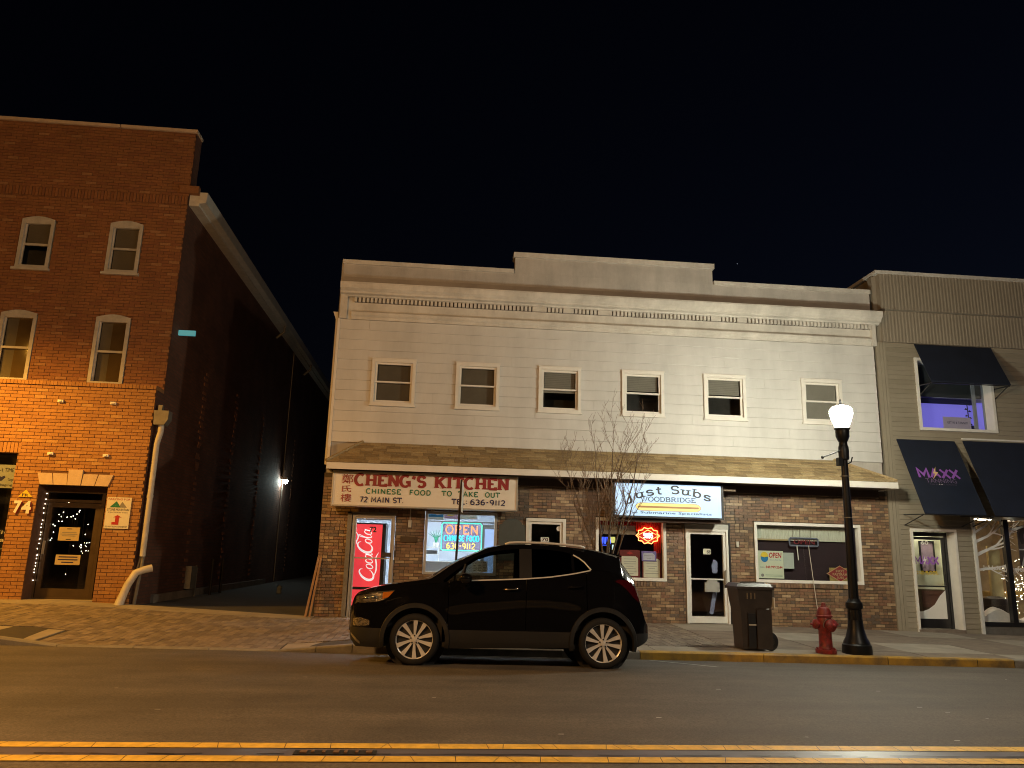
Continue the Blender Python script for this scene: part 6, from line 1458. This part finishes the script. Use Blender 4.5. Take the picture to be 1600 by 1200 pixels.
mb = MB(); mb.tube([(.83+.07*math.sin(a), -.36+.18*math.cos(a), .98+.17*math.sin(a)) for a in [k*math.pi/10 for k in range(20)]], .014, 5, closed=True); mb.build('steering_wheel', C['int'], car)
# wheels
sp_me = None
for ci, c in enumerate(WC):
    for sd in (-1, 1):
        yo = sd*.865
        mb = MB()
        pr = [(.25, .0), (.262, -.004), (.30, -.004), (.322, .012), (.333, .03), (.336, .06), (.336, .16), (.33, .19), (.30, .205), (.25, .20)]
        mb.lathe([(r, -sd*0+(yo-sd*h)) for r, h in pr], (c, 0, WZ), 48, axis='y'); mb.f = mb.f[:-2]; mb.m = mb.m[:-2]
        w = mb.build('wheel', C['tyre'], car, smooth=40)
        mb = MB(); mb.lathe([(.252, yo-sd*.002), (.254, yo-sd*.012), (.243, yo-sd*.018), (.238, yo-sd*.05)], (c, 0, WZ), 48, axis='y'); mb.f = mb.f[:-2]; mb.m = mb.m[:-2]; mb.build('rim', C['alloy'], w, smooth=40)
        mb = MB(); mb.lathe([(.24, yo-sd*.055), (.23, yo-sd*.075), (.05, yo-sd*.08)], (c, 0, WZ), 32, axis='y'); mb.build('wheel_back', C['pocket'], w)
        for k in range(10):
            a = 2*math.pi*k/10+(.1 if ci else .0)+math.pi/2; da = .062; db = .155; r0, r1 = .045, .246; mb = MB()
            def pp(r, t, d): return (c+r*math.cos(a+t), yo-sd*d, WZ+r*math.sin(a+t))
            inn = .20 if k % 2 else .16; out = .135
            sh = .04 if k % 2 else -.04
            q = [pp(r0, -inn*1.6, .030), pp(r0, inn*1.6, .030), pp(.15, .135+sh*.5, .022), pp(r1, .125+sh, .006), pp(r1, -.125+sh, .006), pp(.15, -.135+sh*.5, .022)]
            mb.poly(q if sd < 0 else q[::-1])
            for i in range(6):
                A, B = q[i], q[(i+1) % 6]; A2 = (A[0], A[1]-sd*.035, A[2]); B2 = (B[0], B[1]-sd*.035, B[2]); mb.quad(A, A2, B2, B)
            mb.build('spoke', C['alloy'], w)
        mb = MB(); mb.lathe([(.064, yo-sd*.05), (.062, yo-sd*.026), (.034, yo-sd*.022), (.032, yo-sd*.012), (.02, yo-sd*.010)], (c, 0, WZ), 20, axis='y'); mb.build('hub_cap', C['alloy'], w, smooth=35)
        for k in range(5):
            a = 2*math.pi*k/5+.3; mb = MB(); mb.lathe([(.011, yo-sd*.03), (.011, yo-sd*.012), (.004, yo-sd*.010)], (c+.05*math.cos(a), 0, WZ+.05*math.sin(a)), 8, axis='y'); mb.build('lug_nut', C['pocket'], w)
        mb = MB(); n = 20   # wheel well
        for k in range(n):
            a0, a1 = math.pi*(k/n)*1.16-.25, math.pi*((k+1)/n)*1.16-.25; r = .42
            mb.quad((c+r*math.cos(a0), sd*.60, WZ+r*math.sin(a0)), (c+r*math.cos(a1), sd*.60, WZ+r*math.sin(a1)), (c+r*math.cos(a1), sd*.87, WZ+r*math.sin(a1)), (c+r*math.cos(a0), sd*.87, WZ+r*math.sin(a0)))
        mb.poly([(c+.42*math.cos(2*math.pi*k/24), sd*.60, WZ+.42*math.sin(2*math.pi*k/24)) for k in range(24)])
        mb.build('wheel_arch_liner', C['int'], car)
        mb = MB(); n = 26    # arch moulding
        for k in range(n):
            a0, a1 = -.235+(math.pi+.47)*k/n, -.235+(math.pi+.47)*(k+1)/n
            def ap(r, a, o):
                u, z = c+r*math.cos(a), WZ+r*math.sin(a); return (u, sd*(sideY(u, z)+o), z)
            mb.quad(*[ap(AR-.004, a0, .014), ap(AR-.004, a1, .014), ap(AR+.052, a1, .016), ap(AR+.052, a0, .016)][::1 if sd > 0 else -1])
            mb.quad(*[ap(AR+.052, a0, .016), ap(AR+.052, a1, .016), ap(AR+.062, a1, -.004), ap(AR+.062, a0, -.004)][::1 if sd > 0 else -1])
            mb.quad(*[ap(AR-.004, a0, -.03), ap(AR-.004, a1, -.03), ap(AR-.004, a1, .014), ap(AR-.004, a0, .014)][::1 if sd > 0 else -1])
        mb.build('wheel_arch_trim', C['clad'], car, smooth=40)
def patch(top, bot, off, n=14, m=4, sd=-1, thick=0.):
    mb = MB(); u0, u1 = max(top[0][0], bot[0][0]), min(top[-1][0], bot[-1][0])
    def P(i, j):
        u = u0+(u1-u0)*i/n; zt, zb_ = interp(top, u), interp(bot, u); z = zb_+(zt-zb_)*j/m; return (u, sd*(sideY(u, z)+off), z)
    for i in range(n):
        for j in range(m):
            q = [P(i, j), P(i+1, j), P(i+1, j+1), P(i, j+1)]; mb.quad(*(q if sd < 0 else q[::-1]))
    return mb
for sd in (-1, 1):
    mb = patch([(-.83, .885), (-.6, .925), (-.44, .945), (-.31, .955)], [(-.83, .80), (-.74, .785), (-.53, .805), (-.40, .85), (-.31, .95)], .006, sd=sd); hl = mb.build('headlight', C['refl'], car, smooth=True)
    patch([(-.46, .94), (-.31, .955)], [(-.46, .845), (-.38, .87), (-.31, .95)], .012, 6, 3, sd).build('indicator', C['amber'], hl, smooth=True)
    for (u, z) in ((-.68, .84), (-.58, .85)):
        mb = MB(); mb.lathe([(.05, 0), (.045, .012), (.02, .02)], (0, 0, 0), 14, axis='y'); mb.v = [(p[0]+u, sd*(abs(p[1])+sideY(u, z)+.002), p[2]+z) for p in mb.v]; mb.build('projector', C['chrome'], hl, smooth=True)
    patch([(-.84, .892), (-.6, .932), (-.30, .962)], [(-.84, .878), (-.6, .918), (-.30, .95)], .016, sd=sd, m=1).build('light_strip', C['chrome'], hl)
    patch([(2.735, 1.155), (2.80, 1.18), (2.93, 1.165), (3.00, 1.10), (3.05, .98), (3.075, .90)], [(2.735, 1.145), (2.80, 1.12), (2.9, 1.04), (3.0, .93), (3.075, .87)], .010, 18, 5, sd).build('tail_light', C['red'], car, smooth=True)
    patch([(-.86, .58), (-.75, .60), (-.62, .56)], [(-.86, .49), (-.75, .48), (-.62, .50)], .004, 8, 2, sd).build('fog_lamp', C['refl'], car)
    patch([(-.885, .40), (-.80, .33), (-.74, .285)], [(-.885, .37), (-.80, .29), (-.74, .25)], .014, 8, 2, sd).build('skid_plate', C['chrome'], car)
    bl = [(u, interp(zwb, u)) for u in fr(.62, 2.39, .08)]
    patch([(u, z+.004) for u, z in bl], [(u, z-.013) for u, z in bl], .007, 26, 1, sd).build('chrome_strip', C['alloy'], car)
    mb = MB(); q = []
    for u, z in ((2.392, 1.297), (2.31, 1.402), (2.24, 1.457), (2.16, 1.502)):
        s = section(u); q.append((u+.004, sd*(interp([(s[k][1], s[k][0]) for k in range(i_b, i_r+1)], z)+.007), z))
    mb.tube(q, .010, 4); mb.build('window_trim', C['alloy'], car)
    for u, z, w in ((1.295, 1.005, .11), (2.18, 1.055, .10)):
        mb = MB(); n = 6; q = [(u+w*(k/3-1), sd*(sideY(u+w*(k/3-1), z)+(.012 if k in (0, 6) else .038)), z+.02*(k/6-.5)+.01) for k in range(7)]; mb.tube(q, [.010, .015, .016, .016, .016, .015, .010], 8); mb.build('door_handle', C['chrome'] if u < 2 else C['paint'], car, smooth=True)
    mb = MB(); q = [(1.20+.06*k, sd*.60, interp(zrl, 1.20+.06*k)+.012+(.018 if 0 < k < 19 else .0)) for k in range(20)]; mb.tube(q, .017, 6); mb.build('roof_rail', C['alloy'], car, smooth=True)
    # door mirror
    mb = MB(); pr = [(.02, .55), (.065, .57), (.082, .61), (.085, .70), (.07, .76), (.03, .785)]
    mb.lathe([(.022, 0), (.062, .02), (.078, .06), (.08, .13), (.068, .19), (.03, .215)], (0, 0, 0), 16, axis='y')
    mb.v = [(p[0]*1.1+.66, sd*(.90+p[1]), p[2]*1.0+1.135) for p in mb.v]; mir = mb.build('door_mirror', C['paint'], car, smooth=True)
    mb = MB(); mb.hexa([(.63, sd*.84, 1.06), (.70, sd*.84, 1.06), (.70, sd*.92, 1.085), (.63, sd*.92, 1.085), (.63, sd*.84, 1.10), (.70, sd*.84, 1.10), (.70, sd*.92, 1.12), (.63, sd*.92, 1.12)]); mb.build('mirror_arm', M['black'], mir)
    mb = MB(); mb.poly([(.75, sd*(.90+.02), 1.08), (.75, sd*(1.09), 1.08), (.75, sd*1.09, 1.19), (.75, sd*.92, 1.19)]); mb.build('mirror_glass', C['chrome'], mir)
    s0 = section(.625)
    # slim bar dividing the front side glass
    mb = MB(); za, zb_ = interp(zwb, .60), interp(zwt, .645)
    def gy(u, z):
        s = section(u); return sd*(interp([(s[k][1], s[k][0]) for k in range(i_b, i_r+1)], z)+.006)
    mb.quad((.575, gy(.575, za), za), (.60, gy(.60, za), za), (.66, gy(.66, zb_), zb_), (.635, gy(.635, zb_), zb_)); mb.build('window_bar', M['black'], car)
mb = MB(); mb.hexa([(2.70, -.555, 1.535), (2.875, -.53, 1.495), (2.875, .53, 1.495), (2.70, .555, 1.535), (2.70, -.545, 1.556), (2.88, -.52, 1.516), (2.88, .52, 1.516), (2.70, .545, 1.556)]); mb.build('spoiler', C['paint'], car)
mb = MB(); mb.box(-.945, -.915, -.42, .42, .52, .74); mb.build('grille', C['pocket'], car)
for k in range(6):
    mb = MB(); mb.box(-.95, -.94, -.40, .40, .535+k*.034, .548+k*.034); mb.build('grille_bar', C['chrome'], car)
mb = MB(); mb.box(-.965, -.95, -.26, .26, .40, .53); mb.build('licence_plate', C['pocket'], car)
mb = MB(); mb.box(3.16, 3.175, -.26, .26, .68, .80); mb.build('licence_plate', M['white_paint'], car)
mb = MB(); mb.tube([(.20, -.55, 1.19), (.34, -.1, 1.29)], .008, 4); mb.tube([(.20, .05, 1.21), (.34, .5, 1.27)], .008, 4); mb.build('wiper', M['black'], car)
mb = MB(); mb.tube([(3.0, .1, 1.2), (3.03, .35, 1.16)], .010, 4); mb.build('rear_wiper', M['black'], car)
# put the car on the road: it stands on the cross slope, nearly parallel to the kerb
yaw = rad(-2.465); n2 = Vector((-math.sin(yaw), math.cos(yaw), 0)); A0 = Vector((-.267, 10.88, 0))+n2*.865
car.matrix_world = Matrix.Translation((A0.x, A0.y, -.0375)) @ Matrix.Rotation(yaw, 4, 'Z') @ Matrix.Rotation(rad(-2.5), 4, 'X')

# ================================================================== neighbouring street lamps just outside the picture
_w = bpy.data.lights.new('sodium_lamp_west', 'SPOT'); _w.energy = 3100; _w.color = (1.0, .45, .05); _w.shadow_soft_size = .2; _w.spot_size = rad(172); _w.spot_blend = .55
_wo = bpy.data.objects.new('sodium_lamp_west', _w); COL.objects.link(_wo); _wo.location = (-11.2, 13.4, 6.6)      # a cut-off street luminaire: nothing above it
lamp_light('sodium_lamp_southwest', (-5.5, 3.5, 6.5), 2250, (1.0, .50, .16), .3)
lamp_light('street_lamp_southeast', (7.5, 3.5, 6.5), 900, (1.0, .86, .66), .3)
lamp_light('shop_light_east', (17.5, 14.6, 3.0), 50, (.42, .50, 1.0), .3)

# the luminaires that carry these lamps: steel pole, arm, head and lens
M['lens'] = emit('luminaire_lens', (1.0, .62, .3), 6)
for (x, y, z, yp, lab) in ((-11.2, 13.4, 6.6, 12.95, 'tall steel street light on the pavement in front of the brick building'), (-5.5, 3.5, 6.5, -3.0, 'tall steel street light across the road facing the dark alley'), (7.5, 3.5, 6.5, -3.0, 'tall steel street light across the road facing the submarine shop')):
    zb_ = zs(x, yp) if yp > 12 else .1; z += .2
    t = thing('street_light', lab, 'street light', (x, yp, zb_), 'tall street lights along the road')
    mb = MB(); mb.tube([(x, yp, zb_), (x, yp, z-.1)], [.10, .06], 10); mb.build('pole', M['galv'], t, smooth=40)
    mb = MB(); mb.tube([(x, yp, z-.15), (x, (yp+y)/2, z+.16), (x, y-.2, z+.2)], .035, 6); mb.build('arm', M['galv'], t)
    mb = MB(); mb.hexa([(x-.16, y-.35, z+.10), (x+.16, y-.35, z+.10), (x+.16, y+.35, z+.10), (x-.16, y+.35, z+.10), (x-.10, y-.3, z+.26), (x+.10, y-.3, z+.26), (x+.10, y+.3, z+.26), (x-.10, y+.3, z+.26)]); mb.build('head', M['galv'], t)
    mb = MB(); mb.box(x-.12, x+.12, y-.28, y+.28, z+.085, z+.098); mb.build('lens', M['lens'], t)
